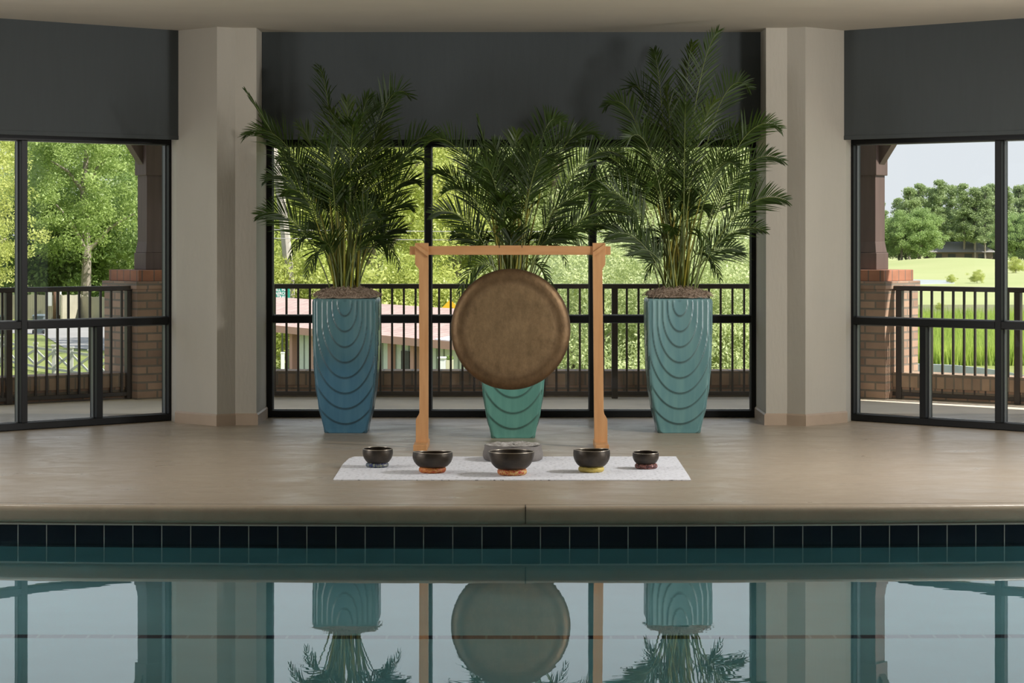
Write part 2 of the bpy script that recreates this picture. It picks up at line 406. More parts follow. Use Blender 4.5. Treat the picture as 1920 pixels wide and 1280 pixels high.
# ------------------------------------------------------------------ windows
def window(name, loc, ang, width, mull, lower, zt=2.20):
    w = struct(empty(name, (loc[0], loc[1], 0), ang))
    fw, fd = .052, .10
    def bar(nm, x0, x1, z0, z1, y0=0, y1=fd):
        mb = MB(); mb.box(x0, x1, y0, y1, z0, z1); return mb.build(nm, M['frame'], w, bevel=.003)
    bar('bottom_rail', 0, width, .004, .054); bar('top_rail', 0, width, 2.122, zt)
    bar('side_jamb', 0, fw, .054, 2.122); bar('side_jamb', width-fw, width, .054, 2.122)
    ed = [fw]+[q for m_ in mull for q in (m_-fw/2, m_+fw/2)]+[width-fw]
    for m_ in mull: bar('mullion', m_-fw/2, m_+fw/2, .054, 2.122)
    zr0, zr1 = .743, .797
    cells = []
    for k in range(0, len(ed), 2):
        x0, x1 = ed[k], ed[k+1]
        bar('middle_rail', x0, x1, zr0, zr1)
        cells.append((x0, x1, zr1, 2.122))
        if lower:
            xm = (x0+x1)/2; bar('lower_mullion', xm-fw/2, xm+fw/2, .054, zr0)
            cells += [(x0, xm-fw/2, .054, zr0), (xm+fw/2, x1, .054, zr0)]
        else: cells.append((x0, x1, .054, zr0))
    for x0, x1, z0, z1 in cells:
        b_ = .007
        mb = MB(); y0, y1 = .045, .075
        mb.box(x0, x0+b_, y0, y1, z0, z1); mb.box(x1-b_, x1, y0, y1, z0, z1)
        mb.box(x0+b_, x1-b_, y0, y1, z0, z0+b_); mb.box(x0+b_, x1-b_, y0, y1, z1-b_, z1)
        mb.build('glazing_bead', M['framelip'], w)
        mb = MB(); mb.poly([(x0+b_*.5, .06, z0+b_*.5), (x1-b_*.5, .06, z0+b_*.5), (x1-b_*.5, .06, z1-b_*.5), (x0+b_*.5, .06, z1-b_*.5)])
        mb.build('pane', M['glass'], w)
    # header behind the shade
    mb = MB(); mb.box(0, width, .0, .30, zt, CZ); struct(mb.build('header', M['shade'], w))
    return w
window('window_1', (E[0], E[1]), WANG, WW, [WW-1.31-1.28, WW-1.31], True)
HW = 1.925; CX0 = .004
window('window_2', (CX0-HW, CY), 0, 2*HW, [PX(802.8, CY)-(CX0-HW), PX(1111.3, CY)-(CX0-HW)], False)
window('window_3', (-A[0], A[1]), -WANG, WW, [1.31, 1.31+1.28], True)

# roller shades
def shade(loc, ang, x0, x1, dy, zb, label):
    r = empty('roller_shade', (loc[0], loc[1], 0), ang); tag(r, label, 'roller shade')
    mb = MB(); n = 30
    a = []; b = []
    for k in range(n+1):
        x = x0+(x1-x0)*k/n; w_ = .0015*math.sin(k*1.7)
        a.append((mb.addv((x, dy+w_, zb+.03)), mb.addv((x, dy+w_*.4, CZ)))); b.append((mb.addv((x, dy+.012+w_, zb+.03)), mb.addv((x, dy+.012, CZ))))
    for k in range(n):
        mb.face((a[k][0], a[k+1][0], a[k+1][1], a[k][1])); mb.face((b[k+1][0], b[k][0], b[k][1], b[k+1][1])); mb.face((a[k+1][0], a[k][0], b[k][0], b[k+1][0]))
    mb.face((a[0][0], a[0][1], b[0][1], b[0][0])); mb.face((a[n][1], a[n][0], b[n][0], b[n][1]))
    mb.build('shade_fabric', M['shade'], r)
    mb = MB(); mb.box(x0+.012, x1-.012, dy-.003, dy+.015, zb, zb+.032); mb.build('hem_bar', M['shade'], r, bevel=.003)
shade((E[0], E[1]), WANG, .05, WW-.035, -.17, 2.152, 'dark grey roller shade above the left wing window')
shade((0, CY), 0, C3[0]+.002, -C3[0]-.002, -.34, 2.160, 'wide dark grey roller shade above the centre window behind the palms')
shade((-A[0], A[1]), -WANG, .035, WW-.05, -.17, 2.152, 'dark grey roller shade above the right wing window')

# ------------------------------------------------------------------ gong stand and gong
SY = FPX*(EYE-.04)/(828.5-HY)             # front of the posts
def SX(x): return PX(x, SY)
def SZ(y): return PZ(y, SY)
st = empty('gong_stand', (0, SY, 0)); tag(st, 'pale wooden gong stand with notched posts and a long crossbar', 'gong stand')
def post_poly(xo, xm, xi_top, xi_bot, xob):
    sg = 1 if xo > xm else -1
    pts_out = [(xo, 455.4), (xo, 494)]
    for k in range(9):
        a = k/8; pts_out.append((xo+(xm-xo)*(.5-.5*math.cos(PI*a)), 494+12*a))
    pts_out.append((xm+(xob-xo)*.6, 770))
    for k in range(9):
        a = k/8; xx = xm+(xob-xo)*.7; pts_out.append((xx+(xob-xx)*(.5-.5*math.cos(PI*a)), 772+17*a))
    pts_out.append((xob, 829))
    P = [(SX(x), SZ(y)) for x, y in pts_out]+[(SX(xi_bot), SZ(829)), (SX(xi_top), SZ(455.4))]
    return P
pl = post_poly(778.2, 785.5, 803, 803, 779.5); pr = post_poly(1135, 1129.5, 1111.3, 1114.5, 1139)
for P, s_ in ((pl, -1), (pr, 1)):
    if s_ == 1: P = P[::-1]
    mb = MB(); mb.prism_xz(P, 0, .06); mb.build('post', M['wood'], st, bevel=.002)
mb = MB()
cb = []
for k in range(21):
    t = k/20; x = 768+(1145-768)*t; cb.append((SX(x), SZ(461-1.6*math.exp(-((x-957)/110)**2)+.6)))
P = [(SX(768), SZ(477.7)), (SX(1145), SZ(477.7))]+cb[::-1]
mb.prism_xz(P, .012, .048); mb.build('crossbar', M['woodx'], st, bevel=.002)
for q, nm in (([(778.2, 456), (803, 473), (803, 482), (778.2, 462)], 'l'), ([(1135, 456), (1135, 462), (1111.3, 482), (1111.3, 473)], 'r')):
    mb = MB(); P = [(SX(x), SZ(y)) for x, y in q]
    if nm == 'l': P = P[::-1]
    else: P = P[::-1]
    mb.prism_xz(P, -.012, 0); mb.build('corner_strip', M['wood'], st, bevel=.001)
for x0, x1 in ((774.4, 799.5), (1114.5, 1139.5)):
    X0, X1 = (PX(x0, 15.57), PX(x1, 15.57)) if x0 < 900 else (SX(x0), SX(x1))
    if x0 < 900: X1 = max(X1, SX(803)); X0 = X1-.092
    mb = MB(); mb.box(X0, X1, -.22, .28, 0, .04); mb.build('foot', M['endwood'] if False else M['wood'], st, bevel=.003)
# gong
GX, GYc, GZc, GR = PX(957.6, SY), SY+.03, PZ(617.6, SY+.0), 112.6*SY/FPX
def gongmat():
    m, t, b = newmat('hammered_bronze')
    co = N(t, 'ShaderNodeTexCoord'); 
    ln = N(t, 'ShaderNodeVectorMath', operation='LENGTH'); t.links.new(co.outputs['Object'], ln.inputs[0])
    mr = N(t, 'ShaderNodeMapRange'); mr.inputs['From Max'].default_value = .41; t.links.new(ln.outputs['Value'], mr.inputs['Value'])
    r = N(t, 'ShaderNodeValToRGB'); E_ = r.color_ramp.elements
    E_[0].position = 0; E_[0].color = (.32, .22, .12, 1); E_[1].position = 1.0; E_[1].color = (.15, .095, .05, 1)
    x = E_.new(.68); x.color = (.29, .195, .105, 1); x = E_.new(.76); x.color = (.25, .165, .09, 1); x = E_.new(.82); x.color = (.17, .108, .055, 1)
    t.links.new(mr.outputs[0], r.inputs[0])
    mp = N(t, 'ShaderNodeMapping'); mp.inputs['Scale'].default_value = (1, 1, .6); t.links.new(co.outputs['Object'], mp.inputs[0])
    n = N(t, 'ShaderNodeTexNoise'); n.inputs['Scale'].default_value = 14; n.inputs['Detail'].default_value = 10; n.inputs['Roughness'].default_value = .8
    t.links.new(mp.outputs[0], n.inputs['Vector'])
    m2 = N(t, 'ShaderNodeMapRange'); m2.inputs['From Min'].default_value = .3; m2.inputs['From Max'].default_value = .7; m2.inputs['To Min'].default_value = .62; m2.inputs['To Max'].default_value = 1.4
    t.links.new(n.outputs[0], m2.inputs['Value'])
    mx = N(t, 'ShaderNodeMix', data_type='RGBA', blend_type='MULTIPLY'); mx.inputs[0].default_value = 1
    t.links.new(r.outputs[0], mx.inputs[6]); t.links.new(m2.outputs[0], mx.inputs[7]); t.links.new(mx.outputs[2], b.inputs['Base Color'])
    b.inputs['Metallic'].default_value = .75; b.inputs['Roughness'].default_value = .5
    v = N(t, 'ShaderNodeTexVoronoi'); v.inputs['Scale'].default_value = 34; t.links.new(co.outputs['Object'], v.inputs['Vector'])
    bp = N(t, 'ShaderNodeBump'); bp.inputs['Strength'].default_value = .25; bp.inputs['Distance'].default_value = .004
    t.links.new(v.outputs['Distance'], bp.inputs['Height']); t.links.new(bp.outputs[0], b.inputs['Normal'])
    return m
g = empty('gong', (GX, GYc, GZc)); tag(g, 'large round hammered bronze gong hanging in the wooden stand', 'gong')
prof = [(0, -.036), (.1, -.036), (.2, -.035), (.27, -.033), (.295, -.029), (.305, -.027), (.33, -.027), (.36, -.022), (.385, -.010), (.398, .004), (GR, .02), (GR-.002, .05), (GR-.01, .055), (GR-.014, .05), (GR-.012, .02), (.35, -.012), (.2, -.025), (0, -.026)]
mb = MB(); n = 96; rings = []
for r_, y_ in prof:
    rings.append([mb.addv((r_*math.cos(2*PI*q/n), y_, r_*math.sin(2*PI*q/n)*1.012)) for q in range(n)] if r_ > 0 else None)
c0 = mb.addv((0, prof[0][1], 0)); c1 = mb.addv((0, prof[-1][1], 0))
for a, b in zip(rings, rings[1:]):
    for q in range(n):
        r_ = (q+1) % n
        if a is None: mb.face((c0, b[q], b[r_]))
        elif b is None: mb.face((a[r_], a[q], c1))
        else: mb.face((a[q], b[q], b[r_], a[r_]))
mb.build('gong_disc', gongmat(), g, smooth=True)
for sx in (-.075, .075):
    mb = MB(); zt = SZ(478)-GZc
    mb.tube([(sx, .035, math.sqrt(GR**2-sx**2)-.012), (sx*1.02, .02, zt-.02), (sx*1.02, -.022+.01, zt+.03), (sx*1.02, -.02, zt+.062), (sx*1.02, .0, zt+.068), (sx*1.02, .022, zt+.06), (sx, .036, zt), (sx, .036, math.sqrt(GR**2-sx**2)-.012)], .0022, 6)
    mb.build('cord', M['cord'], g)

# ------------------------------------------------------------------ mat, stone, bowls
def rugmat():
    m, t, b = newmat('flecked_white_wool'); b.inputs['Roughness'].default_value = .95
    co = N(t, 'ShaderNodeTexCoord'); mp = N(t, 'ShaderNodeMapping'); mp.inputs['Scale'].default_value = (26, 60, 1); t.links.new(co.outputs['Object'], mp.inputs[0])
    n = N(t, 'ShaderNodeTexNoise'); n.inputs['Scale'].default_value = 1.5; n.inputs['Detail'].default_value = 3; t.links.new(mp.outputs[0], n.inputs['Vector'])
    r = N(t, 'ShaderNodeValToRGB'); E_ = r.color_ramp.elements
    E_[0].position = .30; E_[0].color = (.22, .23, .28, 1); E_[1].position = .44; E_[1].color = (.85, .87, .95, 1)
    t.links.new(n.outputs[0], r.inputs[0]); t.links.new(r.outputs[0], b.inputs['Base Color'])
    bp = N(t, 'ShaderNodeBump'); bp.inputs['Strength'].default_value = .4; bp.inputs['Distance'].default_value = .003
    t.links.new(n.outputs[0], bp.inputs['Height']); t.links.new(bp.outputs[0], b.inputs['Normal'])
    return m
f0, f1, k0, k1 = FP(624.6, 900.6), FP(1295.5, 901.2), FP(664, 857.2), FP(1267.5, 857)
k0m = FP(643, 871)
mb = MB()
outline = [f0, f1, FP(1292, 894), k1]
for k in range(1, 20): outline.append((k1[0]+(k0[0]-k1[0])*k/20, k1[1]+(k0[1]-k1[1])*k/20+.003*math.sin(k*1.3)))
outline += [k0, FP(654, 861), k0m]
mb.prism(outline, .0005, .006)
rug = mb.build('floor_mat', rugmat()); tag(rug, 'white flecked wool mat laid on the tan floor under the bowls', 'mat')

sx_, sy_ = PX(961.8, 14.89), 14.89
so = empty('stone_block', (sx_, sy_, .006)); tag(so, 'low round grey stone with rough pale top behind the middle bowl', 'stone')
rb = .19
prof = [(0, 0), (.175, 0), (.186, .006), (.192, .03), (.190, .05), (.184, .065), (.181, .08), (.182, .09), (.176, .097)]
mb = MB(); mb.lathe(prof, 64, wob=lambda u, r, z: .002*math.sin(u*40)+.002*math.sin(u*13)); mb.build('body', M['stone'], so, smooth=True)
mb = MB(); rng = random.Random(3); rings = []
for k in range(14):
    r_ = .177*(1-k/13); rings.append([mb.addv((r_*math.cos(2*PI*q/64), r_*math.sin(2*PI*q/64), .097+.004*math.sin(q*.6)*(k > 0)+(rng.uniform(-.004, .006) if k > 0 else 0)+.002)) for q in range(64)])
for a, b in zip(rings, rings[1:]):
    for q in range(64): r_ = (q+1) % 64; mb.face((a[q], a[r_], b[r_], b[q]))
mb.build('rough_top', M['stonetop'], so, smooth=True)

def ringmat(name, cols, scale):
    m, t, b = newmat(name); b.inputs['Roughness'].default_value = .55
    co = N(t, 'ShaderNodeTexCoord'); v = N(t, 'ShaderNodeTexNoise'); v.inputs['Scale'].default_value = scale; v.inputs['Detail'].default_value = 2; v.inputs['Distortion'].default_value = 1.6
    t.links.new(co.outputs['Object'], v.inputs['Vector'])
    r = N(t, 'ShaderNodeValToRGB'); r.color_ramp.interpolation = 'CONSTANT'; E_ = r.color_ramp.elements
    pos = [.0]+[.38+.26*k/max(1, len(cols)-2) for k in range(len(cols)-1)]
    E_[0].position = 0; E_[0].color = (*cols[0], 1); E_[1].position = pos[1]; E_[1].color = (*cols[1], 1)
    for p, c in zip(pos[2:], cols[2:]): x = E_.new(p); x.color = (*c, 1)
    t.links.new(v.outputs[0], r.inputs[0]); t.links.new(r.outputs[0], b.inputs['Base Color'])
    return m
RM = [ringmat('navy_brocade', [(.02, .03, .11), (.03, .045, .13), (.30, .33, .21), (.02, .03, .12), (.42, .42, .38)], 26),
      ringmat('orange_brocade', [(.50, .13, .02), (.60, .24, .06), (.45, .09, .02), (.62, .30, .10)], 34),
      ringmat('red_gold_brocade', [(.42, .03, .015), (.65, .38, .10), (.40, .02, .015), (.60, .40, .14), (.36, .02, .01)], 30),
      ringmat('yellow_brocade', [(.52, .38, .05), (.60, .47, .12), (.50, .34, .05)], 40),
      ringmat('maroon_brocade', [(.06, .012, .015), (.35, .15, .12), (.05, .01, .01), (.42, .20, .18)], 36)]
# (centre x, rim width px, ring x0,x1, ring bottom y, rim y, tilt)
BW = [(708.4, 57, 685.5, 729, 877, 840.8, (.035, .0)), (811, 75.4, 785, 836.6, 887.7, 847.3, (-.022, .008)), (958.9, 85.8, 932, 988.4, 892.3, 846, (0, .0)),
      (1109.4, 69.3, 1084, 1133, 886.3, 843, (-.012, 0)), (1210.7, 49.7, 1190, 1233, 879.8, 847.5, (.045, .0))]
BL = ['small dark singing bowl on the navy patterned ring, leftmost on the mat', 'dark singing bowl resting on the orange brocade ring', 'largest dark singing bowl, in the middle on the red and gold ring',
      'deep dark singing bowl resting on the yellow ring', 'smallest dark singing bowl on the maroon patterned ring, rightmost on the mat']
RL = ['navy, green and white patterned cushion ring under the leftmost bowl', 'orange brocade cushion ring under a dark bowl', 'red and gold brocade cushion ring under the largest bowl',
      'plain yellow brocade cushion ring under a dark bowl', 'maroon and pink floral cushion ring under the smallest bowl']
MT = .006
for k, (cx, wpx, rx0, rx1, yb, yr, tl_) in enumerate(BW):
    Yf = FPX*(EYE-MT)/(yb-HY); rr = (rx1-rx0)/2*Yf/FPX; Yc = Yf+rr*.8
    s_ = FPX/Yc; R = wpx/2/s_; X = PX(cx, Yc); Xr = PX((rx0+rx1)/2, Yc)
    tr_h = .042*rr/.09 if k != 0 else .03
    tr_h = max(.028, min(.042, tr_h))
    zr = PZ(yr, Yc)
    r = MB(); prof = []
    for q in range(17):
        a = 2*PI*q/16; prof.append((rr*.66+rr*.34*math.cos(a), MT+tr_h/2+tr_h/2*math.sin(a)))
    r.lathe([(p[0], p[1]-MT) for p in prof], 40, wob=lambda u, r_, z: .0015*math.sin(u*2*PI*11)+.001*math.sin(u*2*PI*5))
    ro = r.build('cushion_ring', RM[k], smooth=True); ro.location = (Xr, Yc, MT); tag(ro, RL[k], 'cushion ring', 'brocade cushion rings under the bowls')
    # bowl: rounded sides, slightly closed mouth
    bo = empty('singing_bowl', (X, Yc, MT+tr_h*.72)); bo.rotation_euler = (tl_[0], tl_[1], 0)
    tag(bo, BL[k], 'bowl', 'singing bowls on the mat')
    Hb = zr-(MT+tr_h*.72)
    shape = [(0, 0), (.40, .0), (.56, .03), (.72, .12), (.84, .26), (.93, .42), (.985, .60), (1.0, .76), (.99, .90), (.975, 1.0)]
    if k == 2: shape = [(0, 0), (.36, .0), (.52, .03), (.68, .12), (.81, .27), (.90, .44), (.96, .62), (.99, .80), (1.0, .92), (1.0, 1.0)]
    def smoothprof(pts, n=4):
        out = []
        for i in range(len(pts)-1):
            p0, p1, p2, p3 = pts[max(0, i-1)], pts[i], pts[i+1], pts[min(len(pts)-1, i+2)]
            for j in range(n):
                t = j/n
                out.append(tuple(.5*((2*p1[d])+(-p0[d]+p2[d])*t+(2*p0[d]-5*p1[d]+4*p2[d]-p3[d])*t*t+(-p0[d]+3*p1[d]-3*p2[d]+p3[d])*t**3) for d in (0, 1)))
        out.append(pts[-1]); return out
    outp = smoothprof(shape)
    th = .03
    inner = [(max(0, x-th*1.2), z+th*1.5*(1-z)) for x, z in outp[::-1]]
    inner[-1] = (0, inner[-1][1])
    wv = (lambda u, r_, z: .0025*math.sin(u*2*PI*2+1)*(z/Hb)**3) if k in (1, 3) else None
    mb = MB(); mb.lathe([(max(0, x)*R, max(0, z)*Hb) for x, z in outp], 64, wob=wv); mb.lathe([(max(0, x)*R, z*Hb) for x, z in inner], 64, wob=wv)
    mb.build('bowl_body', M['bowl'], bo, smooth=True)
    mb = MB(); xt, xi = outp[-1][0]*R, inner[0][0]*R
    mb.lathe([(xt, Hb-.001), (xt+.0008, Hb+.0008), ((xt+xi)/2, Hb+.002), (xi-.0005, Hb+.0008), (xi, Hb-.001)], 64, wob=wv); mb.build('rim', M['bowlrim'], bo, smooth=True)

# ------------------------------------------------------------------ planters with relief
def relief_u(x, z, zt):
    x = abs(x); lo, hi = -2.5, 16.0
    for _ in range(30):
        k = (lo+hi)/2; a = .052+.0365*k
        zb_ = zt-.118-.1115*k
        if a <= .004 or x >= a: inside = False
        else: inside = z >= zb_+1.9*a*(1-math.sqrt(1-(x/a)**2))
        if inside: hi = k
        else: lo = k
    return hi
PT = .969
def prof_w(z):                              # half width of the planter at height z
    pts = [(0, .146), (.03, .152), (.10, .171), (.20, .190), (.30, .205), (.45, .219), (.60, .2255), (.75, .2275), (.90, .2285), (PT, .2285)]
    for (za, wa), (zb_, wb) in zip(pts, pts[1:]):
        if z <= zb_:
            t = (z-za)/(zb_-za); return wa+(wb-wa)*t
    return pts[-1][1]
def planter_mesh():
    mb = MB(); nu, nv = 72, 150; rings = []
    for side in range(4):
        c, s_ = [(1, 0), (0, 1), (-1, 0), (0, -1)][side]
    H = {}; G = {}; gat = []
    for j in range(nv+1):
        z = PT*j/nv
        for i in range(nu+1):
            w = prof_w(z); u = -1+2*i/nu
            x = u*w
            k = relief_u(x, z, PT); fr = k-math.floor(k)
            h = .0085*(fr**1.6)
            if fr < .08: h = max(h, .0085*(1-fr/.08))
            em = min(1, (1-abs(u))*9); tm = min(1, (PT-z)/.02)
            H[(i, j)] = h*em*tm*(0 if k > 14 else 1)
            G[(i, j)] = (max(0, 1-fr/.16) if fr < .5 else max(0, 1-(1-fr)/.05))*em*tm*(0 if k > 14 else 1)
    grid = []
    for j in range(nv+1):
        z = PT*j/nv; w = prof_w(z); ring = []
        for side in range(4):
            for i in range(nu):
                u = -1+2*i/nu; x = u*w
                # softly rounded corners
                rnd = .012*max(0, (abs(u)-.93)/.07)**2
                d = -w+.0085-H[(i, j)]*1.0-.0085+rnd*0.6
                px_, py_ = x*(1-rnd*.5), d
                for _ in range(side): px_, py_ = -py_, px_
                ring.append(mb.addv((px_, py_, z))); gat.append(G[(i, j)])
        grid.append(ring)
    n = 4*nu
    for a, b in zip(grid, grid[1:]):
        for q in range(n):
            r_ = (q+1) % n; mb.face((a[q], a[r_], b[r_], b[q]))
    mb.face(grid[0][::-1])
    # rim and inside
    top = grid[-1]; lip = []; inn = []
    for q in range(n):
        x, y, z = mb.v[top[q]]; lip.append(mb.addv((x*.93, y*.93, z+.004))); inn.append(mb.addv((x*.91, y*.91, z-.12)))
    for a, b in ((top, lip), (lip, inn)):
        for q in range(n): r_ = (q+1) % n; mb.face((a[q], a[r_], b[r_], b[q]))
    mb.face(inn); mb.gat = gat
    return mb
PM = planter_mesh()
def glaze(name, top, low, streak, warm):
    m, t, b = newmat(name); b.inputs['Roughness'].default_value = .28; b.inputs['Coat Weight'].default_value = .4; b.inputs['Coat Roughness'].default_value = .15
    co = N(t, 'ShaderNodeTexCoord'); s_ = N(t, 'ShaderNodeSeparateXYZ'); t.links.new(co.outputs['Object'], s_.inputs[0])
    mp = N(t, 'ShaderNodeMapping'); mp.inputs['Scale'].default_value = (1, 1, .12); t.links.new(co.outputs['Object'], mp.inputs[0])
    n = N(t, 'ShaderNodeTexNoise'); n.inputs['Scale'].default_value = 22; n.inputs['Detail'].default_value = 6; t.links.new(mp.outputs[0], n.inputs['Vector'])
    n2 = N(t, 'ShaderNodeTexNoise'); n2.inputs['Scale'].default_value = 3.0; n2.inputs['Detail'].default_value = 3; t.links.new(co.outputs['Object'], n2.inputs['Vector'])
    ma = N(t, 'ShaderNodeMath', operation='MULTIPLY_ADD'); ma.inputs[1].default_value = 1.0; t.links.new(s_.outputs['Z'], ma.inputs[0])
    sb = N(t, 'ShaderNodeMath', operation='SUBTRACT'); sb.inputs[1].default_value = .5; t.links.new(n2.outputs[0], sb.inputs[0]); t.links.new(sb.outputs[0], ma.inputs[2])
    r = N(t, 'ShaderNodeValToRGB'); r.color_ramp.elements[0].position = .2; r.color_ramp.elements[0].color = (*low, 1); r.color_ramp.elements[1].position = .85; r.color_ramp.elements[1].color = (*top, 1)
    t.links.new(ma.outputs[0], r.inputs[0])
    r2 = N(t, 'ShaderNodeValToRGB'); r2.color_ramp.elements[0].position = .35; r2.color_ramp.elements[0].color = (*streak, 1); r2.color_ramp.elements[1].position = .65; r2.color_ramp.elements[1].color = (1, 1, 1, 1)
    t.links.new(n.outputs[0], r2.inputs[0])
    mx = N(t, 'ShaderNodeMix', data_type='RGBA', blend_type='MULTIPLY'); mx.inputs[0].default_value = .8
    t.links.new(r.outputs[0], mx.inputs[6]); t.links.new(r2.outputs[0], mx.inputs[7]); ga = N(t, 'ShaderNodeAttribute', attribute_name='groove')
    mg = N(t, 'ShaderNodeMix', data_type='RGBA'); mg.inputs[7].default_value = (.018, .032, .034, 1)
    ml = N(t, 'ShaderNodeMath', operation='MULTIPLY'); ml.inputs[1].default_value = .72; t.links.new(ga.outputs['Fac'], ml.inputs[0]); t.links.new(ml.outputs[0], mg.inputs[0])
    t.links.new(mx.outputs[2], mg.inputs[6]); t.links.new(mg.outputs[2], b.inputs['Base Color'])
    return m
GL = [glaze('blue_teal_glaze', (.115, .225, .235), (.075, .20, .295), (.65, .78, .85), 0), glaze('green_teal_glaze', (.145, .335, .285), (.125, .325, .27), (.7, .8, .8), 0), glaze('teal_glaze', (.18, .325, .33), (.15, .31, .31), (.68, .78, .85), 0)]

# ---- palms
def bez(p0, p1, p2, p3, t):
    s_ = 1-t; return p0*s_**3+p1*3*s_*s_*t+p2*3*s_*t*t+p3*t**3
def frond_mesh(P0, P1, P2, P3, rng, L=.30, n=34, t0=.38, roll=0, closed=0, w=.0050, droop=.14, stemr=.0065, lift=.22):
    mb = MB(); P0, P1, P2, P3 = map(Vector, (P0, P1, P2, P3))
    K = 22; pts = [bez(P0, P1, P2, P3, k/K) for k in range(K+1)]
    mb.tube(pts, [stemr*(1-.85*(k/K)) for k in range(K+1)], 5, 1)
    view = Vector((0, 1, 0))
    for i in range(n):
        f = i/(n-1); t = t0+(1-t0)*f
        p = bez(P0, P1, P2, P3, t); T = (bez(P0, P1, P2, P3, min(1, t+.01))-bez(P0, P1, P2, P3, t-.01)).normalized()
        S = T.cross(view)
        S = S.normalized() if S.length > .05 else Vector((1, 0, 0))
        S = (Matrix.Rotation(roll, 3, T) @ S)
        Nn = T.cross(S)
        ang = math.radians(52-28*f)*(1-closed*.85)
        ll = L*(.55+.45*math.sin(PI*min(1, f*1.25+.15)) if f < .7 else (.55+.45*math.sin(PI*min(1, .7*1.25+.15)))*(1-.55*(f-.7)/.3))*rng.uniform(.88, 1.08)
        for sg in (-1, 1):
            a = ang+rng.uniform(-.12, .12)
            D = (T*math.cos(a)+S*(sg*math.sin(a))+Nn*rng.uniform(-.05, .3)*(-1)+Vector((0, 0, lift))).normalized()
            Wd = D.cross(Nn).normalized(); Wd = (Wd+Nn*rng.uniform(-.5, .5)).normalized()
            prev = None
            for q, (u, ww) in enumerate(((0, .35), (.22, 1), (.5, .95), (.78, .6), (1, .04))):
                c = p+D*(ll*u); c = c+Vector((0, 0, -droop*ll*u*u*(.6+.8*rng.random()*0+.4)))
                a_, b_ = mb.addv(c+Wd*(w*ww)), mb.addv(c-Wd*(w*ww))
                if prev: mb.face((prev[0], prev[1], b_, a_), None, 0)
                prev = (a_, b_)
    return mb
